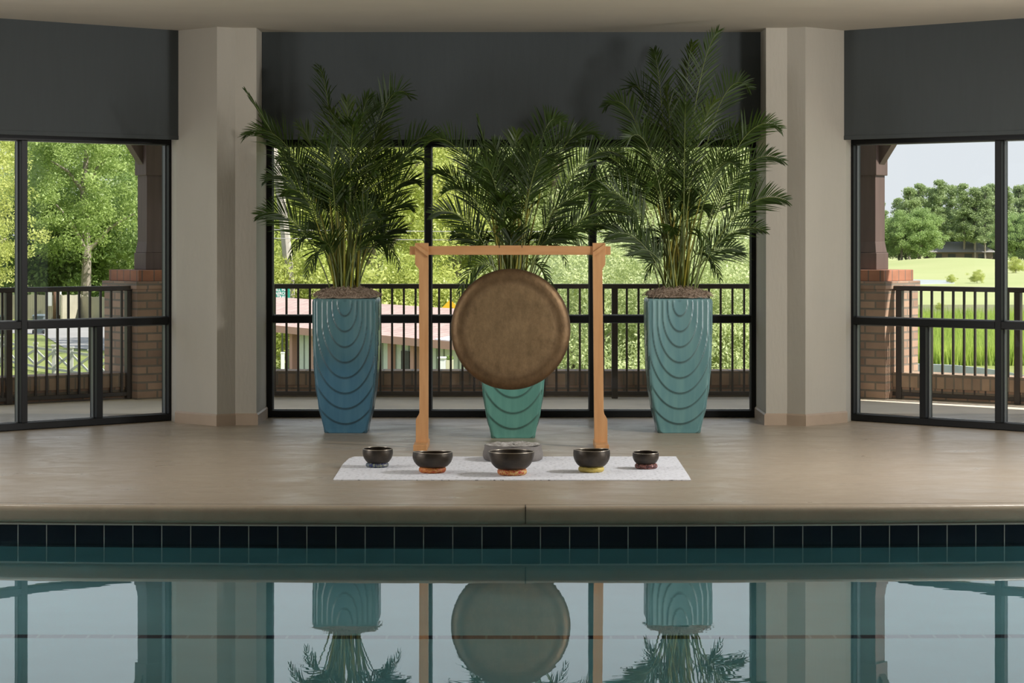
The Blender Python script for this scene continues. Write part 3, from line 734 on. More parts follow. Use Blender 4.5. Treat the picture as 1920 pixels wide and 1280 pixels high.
def palm(loc, gi, label, fronds, seed, nfill, ymax, hfill):
    rng = random.Random(seed)
    r = empty('potted_palm', (loc[0], loc[1], 0)); tag(r, label, 'potted palm', 'potted palms by the centre window')
    if gi == 0: r['_pm'] = 1
    po = PMo[gi]; po.parent = r
    # dry moss: a bed and loose fibres
    mb = MB(); rings = []
    for k in range(7):
        f = k/6; ring = []
        for q in range(32):
            a = 2*PI*q/32; sq = 1/max(abs(math.cos(a)), abs(math.sin(a)))
            rad = .215*min(sq, 1.22)*(1-f)
            ring.append(mb.addv((rad*math.cos(a), rad*math.sin(a), PT+.004+.06*math.sin(PI/2*min(1, f*1.6))+rng.uniform(0, .008))))
        rings.append(ring)
    for a, b in zip(rings, rings[1:]):
        for q in range(32): mb.face((a[q], a[(q+1) % 32], b[(q+1) % 32], b[q]))
    for k in range(900):
        a = rng.uniform(0, 2*PI); rad = .222*math.sqrt(rng.random())*min(1.15, 1/max(abs(math.cos(a)), abs(math.sin(a))))
        x, y = rad*math.cos(a), rad*math.sin(a); z = PT+.022+.045*min(1, 1.7*(1-rad/.24))
        d = rng.uniform(0, 2*PI); l = rng.uniform(.02, .055); hh = rng.uniform(.005, .03)
        mb.tube([(x-l*math.cos(d), y-l*math.sin(d), z-rng.uniform(0, .012)), (x, y, z+hh), (x+l*math.cos(d+.5), y+l*math.sin(d+.5), z-rng.uniform(-.012, .02))], .0016, 3, cap=False)
    mb.build('moss', M['moss'], r, uv=False)
    Z0 = PT+.02
    def base():
        a = rng.uniform(0, 2*PI); q = .10*math.sqrt(rng.random()); return Vector((q*math.cos(a), q*math.sin(a), Z0))
    for (tx, ty, dy, kind) in fronds:
        Yt = loc[1]+dy
        tip = Vector((PX(tx, Yt)-loc[0], dy, PZ(ty, Yt)))
        b0 = base(); b0.x = b0.x*.5+max(-.1, min(.1, tip.x*.12))
        h = tip.z-Z0; dx = tip.x-b0.x
        if kind == 'up':        # nearly straight, leaflets spread
            p1 = b0+Vector((dx*.18, dy*.2, h*.42)); p2 = b0+Vector((dx*.45, dy*.6, h*.90)); cl, L, dr = 0, .32, .18
        elif kind == 'closed':
            p1 = b0+Vector((dx*.22, dy*.2, h*.40)); p2 = b0+Vector((dx*.60, dy*.6, h*.74)); cl, L, dr = .9, .22, .05
        elif kind == 'arch':    # rises, then bends over to the side
            top = max(h*1.12, h+.14*abs(dx))
            p1 = b0+Vector((dx*.16, dy*.1, top*.50)); p2 = b0+Vector((dx*.56, dy*.5, top*1.04)); cl, L, dr = 0, .28, .16
        elif kind == 'low':     # short drooping frond near the pot
            top = max(.25, h+.28)
            p1 = b0+Vector((dx*.15, dy*.1, top*.75)); p2 = b0+Vector((dx*.62, dy*.6, top*1.12)); cl, L, dr = 0, .17, .4
        nlf = 34 if kind != 'low' else 15
        mbm = frond_mesh(b0, p1, p2, tip, rng, L=L*rng.uniform(.9, 1.1), n=nlf, t0=.46 if kind != 'closed' else .5, roll=rng.uniform(-1.0, 1.0), closed=cl, droop=dr, lift=.26 if kind == 'arch' else (.05 if kind == 'low' else .12))
        mbm.build('frond', [M['leafy'] if kind in ('up',) and rng.random() < .5 else M['leaf'], M['rachis']], r, uv=False)
    for k in range(nfill):
        a = rng.uniform(0, 2*PI); rad = rng.uniform(.06, .30); hh = rng.uniform(.35, hfill)
        tip = Vector((rad*math.cos(a), max(-.7, min(ymax, rad*math.sin(a))), Z0+hh)); b0 = base()
        top = hh*rng.uniform(1.05, 1.25)
        p1 = b0+Vector((tip.x*.12, tip.y*.12, top*.6)); p2 = b0+Vector((tip.x*.5, tip.y*.5, top*1.05))
        mbm = frond_mesh(b0, p1, p2, tip, rng, L=.25*rng.uniform(.8, 1.1), n=24, t0=.5, roll=rng.uniform(-1.4, 1.4), droop=.2)
        mbm.build('frond', [M['leaf'], M['rachis']], r, uv=False)
    for k in range(28):
        b0 = base(); a = rng.uniform(0, 2*PI); l = rng.uniform(.45, .8); sp_ = rng.uniform(.05, .17)
        mb = MB(); mb.tube([b0-Vector((0, 0, .02)), b0+Vector((sp_*.35*math.cos(a), sp_*.35*math.sin(a), l*.5)), b0+Vector((sp_*math.cos(a), sp_*math.sin(a), l))], [.0075, .006, .004], 7)
        mb.build('cane', M['stem'], r, smooth=True, uv=False)
    return r
PMo = []
for gi in range(3): PMo.append(PM.build('planter', GL[gi], None, smooth=False, uv=False))
for o_ in PMo:
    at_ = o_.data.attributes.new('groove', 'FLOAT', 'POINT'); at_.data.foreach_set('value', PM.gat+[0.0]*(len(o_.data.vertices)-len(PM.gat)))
    o_.data.polygons.foreach_set('use_smooth', [len(p.vertices) == 4 for p in o_.data.polygons])
U, A_, CL, LO = 'up', 'arch', 'closed', 'low'
left_f = [(462, 172, -.2, CL), (463, 252, -.15, A_), (487, 402, -.25, A_), (500, 335, .1, A_), (598, 124, .55, U), (618, 205, .3, U), (735, 176, .3, U), (690, 182, .1, U), (650, 190, -.2, U), (768, 182, .45, A_),
          (832, 262, .1, A_), (800, 300, -.3, A_), (785, 345, .2, A_), (770, 388, -.2, A_), (758, 432, .2, A_), (560, 235, .2, U), (520, 300, .4, A_), (530, 360, -.4, A_), (555, 330, .1, A_), (720, 240, -.1, U),
          (752, 300, .4, A_), (610, 260, -.4, U), (665, 240, -.45, A_), (575, 515, -.2, LO), (545, 478, -.1, LO), (748, 500, -.1, LO), (735, 470, .2, LO), (580, 420, .3, A_), (712, 400, -.4, A_)]
cen_f = [(897, 224, .2, CL), (800, 268, 0, A_), (806, 330, .2, A_), (812, 400, -.2, A_), (835, 360, -.3, A_), (868, 275, .3, U), (925, 270, -.1, U), (968, 250, .2, U), (1000, 262, -.3, U), (1052, 232, .3, A_), (1090, 262, .1, A_), (1120, 255, -.1, A_),
         (1165, 290, .1, A_), (1185, 335, .2, A_), (1175, 400, -.1, A_), (1140, 425, .3, A_), (1070, 440, -.2, A_), (1085, 380, -.3, A_), (850, 440, .3, A_), (862, 545, -.2, LO), (880, 490, 0, LO), (1035, 545, -.2, LO), (1060, 490, .1, LO), (1110, 480, 0, LO), (900, 320, -.3, A_), (1030, 300, -.4, A_), (955, 300, .4, U), (1015, 340, .4, A_)]
rig_f = [(1345, 60, -.1, U), (1226, 96, .3, U), (1298, 82, .4, U), (1135, 200, .2, A_), (1178, 172, .4, A_), (1405, 166, .3, A_), (1462, 240, -.1, A_), (1465, 300, .1, A_), (1472, 375, -.2, A_), (1432, 432, .1, A_), (1388, 470, .2, A_), (1350, 520, -.1, LO),
         (1110, 300, .1, A_), (1085, 345, .2, A_), (1105, 425, -.1, A_), (1145, 440, -.3, A_), (1120, 365, -.4, A_), (1195, 470, -.2, A_), (1212, 522, 0, LO), (1225, 490, .2, LO), (1340, 190, -.3, U), (1250, 170, .1, U), (1400, 250, .4, A_), (1380, 310, -.4, A_), (1180, 260, -.3, A_), (1285, 200, -.4, U), (1420, 340, .4, A_), (1160, 320, .4, A_), (1330, 470, -.3, LO), (1210, 230, .5, U)]
PYs = FPX*EYE/(811.7-HY)+.146; PYc = FPX*EYE/(821.3-HY)+.146
palm((PX(648, PYs-.146), PYs), 0, 'tall palm in the blue-teal glazed planter left of the gong', left_f, 11, 12, .75, 1.05)
palm((PX(962, PYc-.146), PYc), 1, 'palm in the green-teal glazed planter behind the gong', cen_f, 12, 9, .9, .95)
palm((PX(1273.5, PYs-.146), PYs), 2, 'tallest palm, in the teal glazed planter right of the gong', rig_f, 13, 13, .75, 1.15)

# ------------------------------------------------------------------ balcony: deck, parapets, pillars, posts, railings
mb = MB(); mb.prism([(-9, 11), (9, 11), (9, 15), (4.2, 21.3), (-4.2, 21.3), (-9, 15)], -.6, -.26)
mb2 = MB()
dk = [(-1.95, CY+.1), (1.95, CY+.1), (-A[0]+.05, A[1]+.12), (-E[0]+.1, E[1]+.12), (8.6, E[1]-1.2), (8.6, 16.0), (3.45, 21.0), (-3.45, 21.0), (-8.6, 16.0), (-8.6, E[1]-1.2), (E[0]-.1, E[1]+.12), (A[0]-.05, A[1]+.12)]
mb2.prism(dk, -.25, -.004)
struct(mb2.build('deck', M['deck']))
PC = (-701*20.38/FPX, 20.38); TH = math.radians(38); hw = .30
xh = Vector((math.cos(TH), math.sin(TH))); yh = Vector((-math.sin(TH), math.cos(TH)))
pc = Vector(PC)+hw*(xh+yh)
PTOP = PZ(506.7, 20.38)
dL = -xh                                             # direction the left railing runs in
for sg, nm in ((1, 'left'), (-1, 'right')):
    ctr = (pc.x*sg, pc.y); ang = TH*sg
    p = empty('brick_pillar', (ctr[0], ctr[1], 0), ang)
    tag(p, 'brown brick pillar with orange capping at the %s end of the balcony' % nm, 'brick pillar', 'brick pillars of the balcony')
    mb = MB(); mb.box(-hw, hw, -hw, hw, -.004, PTOP-.165); mb.build('shaft', M['brick'], p, bevel=.004)
    mb = MB(); mb.box(-hw-.015, hw+.015, -hw-.015, hw+.015, PTOP-.165, PTOP-.098); mb.build('projecting_course', M['brick'], p, bevel=.004)
    mb = MB(); mb.box(-hw+.03, hw-.03, -hw+.03, hw-.03, PTOP-.098, PTOP); mb.build('cap', M['capbrick'], p, bevel=.006)
    # timber post on the pillar
    q = empty('porch_post', (ctr[0], ctr[1], PTOP), ang)
    tag(q, 'brown timber porch post with a brace standing on the %s brick pillar' % nm, 'post', 'timber posts of the porch')
    hp = .086; zt = 3.19-PTOP
    mb = MB(); mb.box(-hp, hp, -hp, hp, .24, zt)
    hb2 = hp+.018; mb.box(-hb2, hb2, -hb2, hb2, 1.95-PTOP, zt)
    mb.build('shaft', M['post'], q, bevel=.006)
    b_ = .108
    mb = MB(); mb.box(-b_, b_, -b_, b_, 0, .15)
    mb.hexa([(-b_*.93, -b_*.93, .15), (b_*.93, -b_*.93, .15), (b_*.93, b_*.93, .15), (-b_*.93, b_*.93, .15)], [(-hp, -hp, .25), (hp, -hp, .25), (hp, hp, .25), (-hp, hp, .25)])
    mb.build('plinth', M['post'], q, bevel=.005)
    sx2 = -sg                                         # along the railing direction (local x)
    mb = MB(); z0 = 2.02-PTOP
    P = [(sx2*hp, z0), (sx2*hp, z0+.2), (sx2*(hp+.58), z0+.98), (sx2*(hp+.58), z0+.82)]
    if sx2 > 0: P = P[::-1]
    P = [(x, z) for x, z in P]
    mb.prism_xz(P[::-1], -.05, .05); mb.build('brace', M['post'], q, bevel=.004)
# unseen porch roof on the posts; edge slanted to shade, painted pale for bounce
def offp(p, d): return (p[0], p[1]+d)
nL = Vector((-math.sin(WANG), math.cos(WANG)))
ro = 2.95
rA = Vector(A)+nL*ro; rE = Vector(E)+nL*ro-Vector((math.cos(WANG), math.sin(WANG)))*3.0
rt = (rA.x+ (19.85-rA.y)/math.tan(WANG), 19.85)
rt2 = (rA.x+(21.7-rA.y)/math.tan(WANG), 21.7)
mb = MB()
pl_ = [(-6.2, 12), (-5.3, E[1]+.1), (A[0]-.3, A[1]+.1), (-1.9, CY+.2), (1.9, CY+.2), (-A[0]+.3, A[1]+.1), (5.3, E[1]+.1), (6.2, 12), (-rE.x, 12), (-rE.x, rE.y), (-rt[0], rt[1]), (rt2[0], rt2[1]), (rE.x, rE.y), (rE.x, 12)]
mb.prism(pl_, 3.19, 3.32); o = mb.build('porch_roof', M['porch']); tag(o, 'pale painted porch roof over the balcony', 'roof'); o['kind'] = 'structure'

def parapet(p0, p1, nrm, label):
    p0, p1 = Vector(p0), Vector(p1); L = (p1-p0).length; ang = math.atan2((p1-p0).y, (p1-p0).x)
    w = empty('parapet_wall', (p0.x, p0.y, 0), ang); tag(w, label, 'low wall', 'low brick walls of the balcony')
    y0, y1 = (0, .26)
    mb = MB(); mb.box(0, L, y0, y1, -.6, .14); mb.build('brick_courses', M['brick'], w)
    mb = MB(); mb.box(0, L, y0-.012, y1+.012, .10, .226); mb.build('capping', M['soldier'], w, bevel=.004)
parapet((-3.0, 20.72), (3.0, 20.72), None, 'low brick wall behind the middle stretch of railing')
c_ = Vector((pc.x, pc.y))
fl = c_+dL*hw+yh*(-.16); fe = fl+dL*2.4
parapet(fe, fl, None, 'low brick wall running left from the left pillar')
fr0 = Vector((-fl.x, fl.y)); fr1 = Vector((-fe.x, fe.y))
parapet(fr0, fr1, None, 'low brick wall running right from the right pillar')

def railing(p0, p1, ztop, posts, label, sp_=.1025, phase=0.05):
    p0, p1 = Vector(p0), Vector(p1); L = (p1-p0).length; ang = math.atan2((p1-p0).y, (p1-p0).x)
    w = empty('railing', (p0.x, p0.y, 0), ang); tag(w, label, 'railing', 'balcony railings')
    mb = MB(); mb.box(0, L, -.03, .03, ztop-.042, ztop); mb.build('top_rail', M['rail'], w, bevel=.006)
    mb = MB(); mb.box(0, L, -.018, .018, .025, .06); mb.build('bottom_rail', M['rail'], w, bevel=.003)
    for x in posts:
        mb = MB(); mb.box(x-.027, x+.027, -.027, .027, 0, ztop-.042); mb.build('post', M['rail'], w, bevel=.003)
    proto = None; x = phase
    while x < L-.02:
        if all(abs(x-q) > .05 for q in posts):
            if proto is None:
                mb = MB(); mb.box(-.0095, .0095, -.0095, .0095, .06, ztop-.042); b_ = mb.build('baluster', M['rail'], w, bevel=.002); proto = b_
            else:
                b_ = proto.copy(); COL.objects.link(b_); b_.parent = w
            b_.location = (x, 0, 0)
        x += sp_
    return w
RY = 20.50
x0 = -3.02
ph = (PX(515.2, RY)-x0) % .1025
railing((x0, RY), (3.02, RY), .998, [.06, PX(801, RY)-x0, PX(1152.5, RY)-x0, 5.98], 'long brown metal railing across the centre window', phase=ph)
rs = Vector(FP(249, 746)); rs = Vector((-3.29, 20.50))
re_ = rs+dL*2.3
railing(re_, rs, .983, [2.3-.06, 2.3-1.20], 'brown metal railing seen through the left wing window', phase=.02)
railing((3.31, 20.52), (3.31-dL.x*2.3, 20.52+dL.y*2.3), .983, [.10, 1.22], 'brown metal railing seen through the right wing window', phase=.0)

# ------------------------------------------------------------------ ground outside
M['grass'] = mat('lawn_grass', (.14, .18, .04), .95, col2=(.23, .25, .065), vscale=.25, detail=8)
M['fair'] = mat('fairway_grass', (.29, .325, .125), .95, col2=(.35, .365, .16), vscale=.05, detail=6)
M['road'] = mat('pale_asphalt', (.27, .26, .25), .9, var=.08, vscale=.5)
def rect(name, pts, z, m, kind=True):
    mb = MB(); mb.poly([(x, y, z) for x, y in pts]); o = mb.build(name, m)
    return struct(o)
mb = MB(); mb.prism([(-420, 23), (420, 23), (420, 900), (-420, 900)], GZ-1, GZ); struct(mb.build('ground', M['grass']))
rect('road', [GP(-90, 603), GP(-90, 619), GP(80, 628), GP(120, 652), GP(330, 668), GP(330, 600)][::-1], GZ+.02, M['road'])
rect('fairway', [GP(1540, 578), GP(2100, 578), (300, 700), (60, 700)], GZ+.02, M['fair'])
M['dry'] = mat('dry_marsh', (.18, .17, .08), .95, col2=(.14, .16, .06), vscale=.3)
rect('marsh_edge', [GP(1540, 600), GP(2100, 600), GP(2100, 572), GP(1540, 572)], GZ+.04, M['dry'])
# golf mound
mb = MB(); hx, hy_ = PX(1798, 385), 385; rings = []
for k in range(11):
    f = k/10; rr = f; h = 1.55*(math.cos(PI*min(1, f))+1)/2
    rings.append([mb.addv((hx+22*rr*math.cos(2*PI*q/40), hy_+55*rr*math.sin(2*PI*q/40), GZ+h)) for q in range(40)])
for a, b in zip(rings, rings[1:]):
    for q in range(40): r_ = (q+1) % 40; mb.face((a[q], b[q], b[r_], a[r_]))
mb.face(rings[0])
tag(mb.build('golf_mound', M['fair'], smooth=True), 'smooth pale green mound on the golf course', 'mound')
mb = MB(); p_ = [GP(1690, 534), GP(1790, 532), GP(1786, 526), GP(1690, 524)]; mb.prism([(x, y) for x, y in p_], GZ, GZ+.06)
tag(mb.build('pond', mat('pond_water', (.5, .53, .55), .2)), 'small pale pond at the edge of the fairway', 'pond')
# curved kerb wall below the right railing
mb = MB(); pts = [(1700, 681), (1742, 682), (1790, 684), (1840, 689), (1880, 695), (1920, 703), (1990, 722)]
q = []
for x, y in pts:
    Yk = FPX*(EYE-GZ-.9)/(y-HY); q.append((PX(x, Yk), Yk))
for (xa, ya), (xb, yb) in zip(q, q[1:]):
    mb.hexa([(xa, ya-.25, GZ), (xb, yb-.25, GZ), (xb, yb, GZ), (xa, ya, GZ)], [(xa, ya-.25, GZ+.9), (xb, yb-.25, GZ+.9), (xb, yb, GZ+.9), (xa, ya, GZ+.9)])
tag(mb.build('kerb_wall', mat('grey_concrete', (.46, .48, .51), .8, var=.1, vscale=2)), 'curved grey concrete wall beside the tall marsh grass', 'wall')

# ---- numpy leaf clouds
def leaf_mesh(name, clusters, nper, size, seed, flat=1.0, matl=None, spread=1.0):
    rs_ = np.random.RandomState(seed)
    cen = []
    for (c, rad) in clusters:
        v = rs_.normal(size=(nper, 3)); v /= np.linalg.norm(v, axis=1)[:, None]
        v *= (rs_.rand(nper, 1)**.5)*np.array(rad)*spread
        cen.append(v+np.array(c))
    cen = np.concatenate(cen); n = len(cen)
    a = rs_.normal(size=(n, 3)); a /= np.linalg.norm(a, axis=1)[:, None]
    nn = rs_.normal(size=(n, 3)); nn[:, 2] = np.abs(nn[:, 2])*1.2; b = np.cross(nn, a); b /= np.linalg.norm(b, axis=1)[:, None]
    s_ = size*(.6+.8*rs_.rand(n, 1))
    V = np.empty((n, 4, 3)); V[:, 0] = cen-a*s_; V[:, 1] = cen+b*s_*.45; V[:, 2] = cen+a*s_; V[:, 3] = cen-b*s_*.45
    me = bpy.data.meshes.new(name); me.vertices.add(n*4); me.vertices.foreach_set('co', V.reshape(-1))
    me.loops.add(n*4); me.loops.foreach_set('vertex_index', np.arange(n*4, dtype=np.int32))
    me.polygons.add(n); me.polygons.foreach_set('loop_start', np.arange(0, n*4, 4, dtype=np.int32)); me.polygons.foreach_set('loop_total', np.full(n, 4, dtype=np.int32))
    me.materials.append(matl); me.update(); me.validate()
    return me
def trunk_mesh(pts, r0, r1, branches, m, seed):
    rng = random.Random(seed); mb = MB()
    k = len(pts); mb.tube(pts, [r0+(r1-r0)*i/(k-1) for i in range(k)], 8)
    for (i, v, l) in branches:
        p = Vector(pts[i]); v = Vector(v).normalized()
        mb.tube([p, p+v*l*.5+Vector((0, 0, .1*l)), p+v*l], [r1*1.1, r1*.8, r1*.4], 6)
    me = bpy.data.meshes.new('trunk'); me.from_pydata(mb.v, [], mb.f); me.materials.append(m); me.update()
    return me
LEAF = {'mid': leafmat('leaf_mid', (.22, .32, .08), (.48, .59, .21), .45, .5), 'yel': leafmat('leaf_yellow', (.37, .44, .09), (.66, .68, .24), .45, .5),
        'lite': leafmat('leaf_light', (.40, .47, .21), (.72, .77, .44), .45, .7), 'dark': leafmat('leaf_dark', (.17, .27, .08), (.36, .47, .16), .45, .5), 'pine': leafmat('pine_needles', (.23, .31, .13), (.42, .51, .24), .4, .3),
        'far': leafmat('far_leaf', (.23, .34, .11), (.43, .55, .22), .45, .25)}  # pine, far and light greens paled to carry haze in their colour
def crown(seed, R, H, zc, ncl, cr, lower=-.8):
    rs_ = np.random.RandomState(seed); out = []
    while len(out) < ncl:
        v = rs_.normal(size=3); v /= np.linalg.norm(v)
        if v[2] < lower: continue
        f = rs_.rand()**.35
        lump = 1+.22*math.sin(3*math.atan2(v[1], v[0])+seed)+.12*math.sin(7*v[2]+seed)
        out.append(((v[0]*R*f*lump, v[1]*R*f*lump, zc+v[2]*H*f), (cr*(.7+.6*rs_.rand()),)*2+(cr*(.5+.3*rs_.rand()),)))
    return out
TREE = {}
def tree_proto(key, seed, R, H, zc, ncl, nper, cr, size, lm, trunk_r, th, bark='bark'):
    TREE[key] = (leaf_mesh('foliage', crown(seed, R, H, zc, ncl, cr), nper, size, seed, matl=LEAF[lm]),
                 trunk_mesh([(0, 0, 0), (.1, 0, th*.35), (-.1, .1, th*.7), (.15, 0, th)], trunk_r, trunk_r*.35, [(1, (1, -.5, .9), th*.35), (2, (-1, -.6, .8), th*.3), (2, (.6, -.8, 1), th*.3), (1, (-.8, -.4, 1.1), th*.35)], M[bark], seed))
tree_proto('oak', 21, 4.6, 6.2, 8.6, 170, 230, 1.0, .10, 'mid', .36, 11)
tree_proto('lite', 22, 4.2, 6.0, 7.6, 170, 230, 1.0, .088, 'lite', .26, 11)
tree_proto('yel', 23, 4.0, 5.0, 6.2, 150, 230, 1.0, .095, 'yel', .26, 9)
tree_proto('far', 27, 4.4, 5.6, 6.3, 150, 170, 1.1, .16, 'far', .3, 9)
tree_proto('shrub', 24, 1.9, 2.9, 3.0, 150, 240, .50, .043, 'lite', .10, 4)
tree_proto('bush', 25, 1.8, 1.4, 1.3, 70, 240, .5, .05, 'yel', .06, 1.2)
tree_proto('darkbush', 26, 2.2, 2.0, 1.9, 80, 200, .6, .07, 'dark', .08, 2)
def pine_proto(key, seed, H, lm='pine'):
    rng = random.Random(seed); cl = []
    for k in range(95):
        f = rng.random(); z = H*(.30+.68*f); rad = (1-f)**.6*2.6+.5; a = rng.uniform(0, 2*PI); q = rad*math.sqrt(rng.random())
        cl.append(((q*math.cos(a), q*math.sin(a), z), (1.0, 1.0, .55)))
    TREE[key] = (leaf_mesh('foliage', cl, 120, .18, seed, matl=LEAF[lm]), trunk_mesh([(0, 0, 0), (.15, 0, H*.4), (0, .1, H*.7), (.05, 0, H*.97)], .24, .08, [(1, (1, -.3, .3), 2.2), (2, (-1, -.3, .3), 1.8)], M['bark'], seed))
pine_proto('pine', 31, 14); pine_proto('pine2', 32, 15.5)
def tree(kind, px, Y, sc, label, group, name='tree', rz=None, zs=1, z=GZ, cat='tree'):
    r = empty(name, (PX(px, Y), Y, z), rz if rz is not None else random.uniform(0, 6.28)); r.scale = (sc, sc, sc*zs)
    tag(r, label, cat, group)
    f, t = TREE[kind]
    o = bpy.data.objects.new('foliage', f); COL.objects.link(o); o.parent = r
    o = bpy.data.objects.new('trunk', t); COL.objects.link(o); o.parent = r
    return r
# left wing
GL_ = 'leafy trees beyond the street'
tree('oak', 160, 166, 1.12, 'large broad green tree with a grey trunk behind the board fence', GL_, rz=.4)
tree('yel', -62, 150, 1.05, 'yellow-green tree at the far left edge of the view', GL_, rz=1)
tree('yel', -55, 185, 1.35, 'tall yellow-green tree behind the leftmost tree', GL_, rz=2)
tree('oak', 255, 190, 1.2, 'green tree partly hidden behind the left porch post', GL_, rz=3)
tree('oak', 95, 215, 1.3, 'tall dense green tree far behind the broad grey-trunked tree', GL_, rz=5)
for px, sc, lb in ((75, 1.1, 'dark green bush over the board fence, behind the brown pole'), (125, 1.0, 'dark green bush over the fence, left of the grey trunk'), (205, 1.15, 'dark green bush beside the left brick pillar')):
    tree('darkbush', px, 172, sc*2.2, lb, 'dark bushes along the fence', 'bush', cat='bush')
# centre
GC = 'trees behind the low building'
for px, Y, k, sc, lb in ((520, 112, 'lite', 1.0, 'light green tree behind the left window jamb and leaning trunk'), (600, 120, 'lite', 1.2, 'tall light green tree behind the left palm'), (700, 108, 'yel', 1.15, 'yellow-green tree right of the left palm'), (775, 128, 'lite', 1.25, 'tall pale tree behind the left mullion'),
                         (860, 118, 'lite', 1.1, 'pale green tree above the left end of the gong'), (950, 126, 'yel', 1.3, 'yellow-green tree behind the middle palm'), (1040, 116, 'lite', 1.15, 'pale green tree above the right end of the gong'), (1135, 122, 'lite', 1.2, 'pale green tree behind the right gong post'),
                         (1240, 118, 'lite', 1.15, 'pale green tree behind the stems of the right palm'), (1330, 126, 'lite', 1.1, 'pale green tree right of the right palm stems'), (1425, 130, 'yel', 1.0, 'yellow-green tree at the right edge of the centre window')):
    tree(k, px, Y, sc, lb, GC)
for px, sc, lb in ((545, 2.0, 'yellow-green bush behind the roof left of the blue planter'), (625, 1.8, 'yellow-green bush behind the roof hidden by the blue planter'), (715, 1.75, 'yellow-green bush behind the roof right of the blue planter'), (790, 1.5, 'yellow-green bush behind the left gong post'), (870, 1.4, 'yellow-green bush behind the yellow road sign')):
    tree('bush', px, 97, sc, lb, 'yellow-green bushes behind the low building', 'bush', cat='bush')
for px, Y, sc, lb in ((1072, 54, 1.0, 'leafy shrub tree behind the right rim of the gong'), (1115, 50, 1.0, 'leafy shrub tree behind the right gong post'), (1205, 53, 1.06, 'leafy shrub tree left of the right planter'), (1300, 50, .98, 'leafy shrub tree behind the right planter'), (1395, 52, 1.05, 'leafy shrub tree right of the right planter')):
    tree('shrub', px, Y, sc, lb, 'leafy shrub trees close to the balcony', 'shrub', cat='shrub')
# leaning pale trunk at the left of the centre window
r = empty('tree', (PX(560, 96), 96, GZ)); tag(r, 'pale bare leaning trunk at the upper left of the centre window', 'tree')
pp = [(PX(x, 96)-PX(560, 96), 0, PZ(y, 96)-GZ) for x, y in ((548, 690), (542, 520), (535, 440), (524, 350), (510, 262), (500, 180))]
o = bpy.data.objects.new('trunk', trunk_mesh(pp, .22, .15, [], M['palebark'], 1)); COL.objects.link(o); o.parent = r
# right wing
GR_ = 'pines of the far tree line'
rng = random.Random(5); wheres = ['at the left edge of the right wing view', 'just left of the right porch post', 'behind the right porch post', 'just right of the right porch post', 'second to the right of the right porch post', 'third to the right of the right porch post', 'left of the grey roof', 'behind the left end of the grey roof', 'above the middle of the grey roof', 'the tallest above the grey roof', 'above the right end of the grey roof', 'left of the right wing mullion', 'behind the right wing mullion', 'just right of the right wing mullion', 'second to the right of the right wing mullion', 'at the right edge of the view', 'beyond the right edge of the view']
tops = [350, 345, 360, 395, 372, 352, 345, 352, 338, 348, 345, 352, 350, 345, 350, 348, 345]
for k, wq in enumerate(wheres):
    px = 1600+k*20.5+rng.uniform(-4, 4); Y = rng.uniform(425, 445)
    zt = PZ(tops[k], Y)-GZ; kind = 'pine' if k % 2 else 'pine2'
    tree(kind, px, Y, zt/(14 if k % 2 else 15.5), 'tall pine of the far tree line, '+wq, GR_, 'pine_tree')
for k, (px, sc, wq) in enumerate(((1625, 1.0, 'behind the left face of the right porch post'), (1690, 1.05, 'right of the right porch post'), (1725, 1.1, 'left of the grey roofed house'), (1765, 1.0, 'behind the grey roof at its left end'), (1812, .95, 'behind the middle of the grey roof'), (1850, .95, 'behind the grey roof at its right end'), (1895, 1.0, 'right of the right wing mullion'), (1925, 1.0, 'at the right edge of the far tree line'))):
    tree('far', px, 446 if 3 <= k <= 5 else 405, sc*(.8 if 3 <= k <= 5 else .78), 'broadleaf tree below the pines, '+wq, 'broadleaf trees below the pines', rz=k)
for px, y, sc, lb in ((1905, 512, .62, 'round bright bush on the fairway at the right edge'), (1783, 531, .34, 'small green bush beside the pond'), (1832, 531, .52, 'yellow-green bush in front of the mound'), (1762, 582, .3, 'small bush in the marsh edge behind the right railing')):
    Y = GP(px, y)[1]; tree('bush', px, Y, sc*Y/250, lb, 'bushes on the golf course', 'bush', cat='bush')
for k, (px, wq) in enumerate(((1662, 'behind the right porch post'), (1700, 'right of the right porch post'), (1735, 'left of the house'), (1865, 'behind the right wing mullion'), (1895, 'right of the right wing mullion'), (1922, 'at the right edge of the view'))):
    tree('darkbush', px, 436, 2.1+.2*(k % 2), 'dark green hedge bush under the far trees, '+wq, 'hedge bushes under the far trees', 'bush', cat='bush')
for k, px in enumerate((1950, 1972, 1994, 2016, 2038, 2062)):
    tree('pine' if k % 2 else 'pine2', px, 432+k, 1.0+.05*(k % 3), 'tall pine beyond the right edge of the view, number %d outward from it' % (k+1), GR_, 'pine_tree')
for k, px in enumerate((1965, 2015)):
    tree('far', px, 405, .8, ('nearer', 'farther')[k]+' broadleaf tree beyond the right edge of the view', 'broadleaf trees below the pines', rz=k)
for k, px in enumerate((-170, -300)):
    tree('yel' if k else 'oak', px, 160, 1.1, ('green', 'yellow-green')[k]+' tree beyond the left edge of the view', GL_, rz=k)
# house below the pines
hs = empty('house', (PX(1800, 428), 428, GZ)); tag(hs, 'low house with a grey roof under the far pines', 'house')
mb = MB(); mb.box(-5.5, 6, 0, 6, 0, 2.2); mb.build('wall', mat('brown_wall', (.16, .12, .10), .9), hs)
mb = MB(); mb.hexa([(-6.2, -.8, 2.1), (6.6, -.8, 2.1), (6.6, 7, 2.1), (-6.2, 7, 2.1)], [(-3, 2.8, 4.0), (3.6, 2.8, 4.0), (3.6, 3.2, 4.0), (-3, 3.2, 4.0)]); mb.build('roof', mat('grey_roof', (.27, .255, .25), .9), hs)
for x in (-4, -1.5, 1.5, 4): mb = MB(); mb.box(x-.7, x+.7, -.03, .0, .2, 1.8); mb.build('window', mat('dark_pane', (.03, .03, .035), .3), hs)
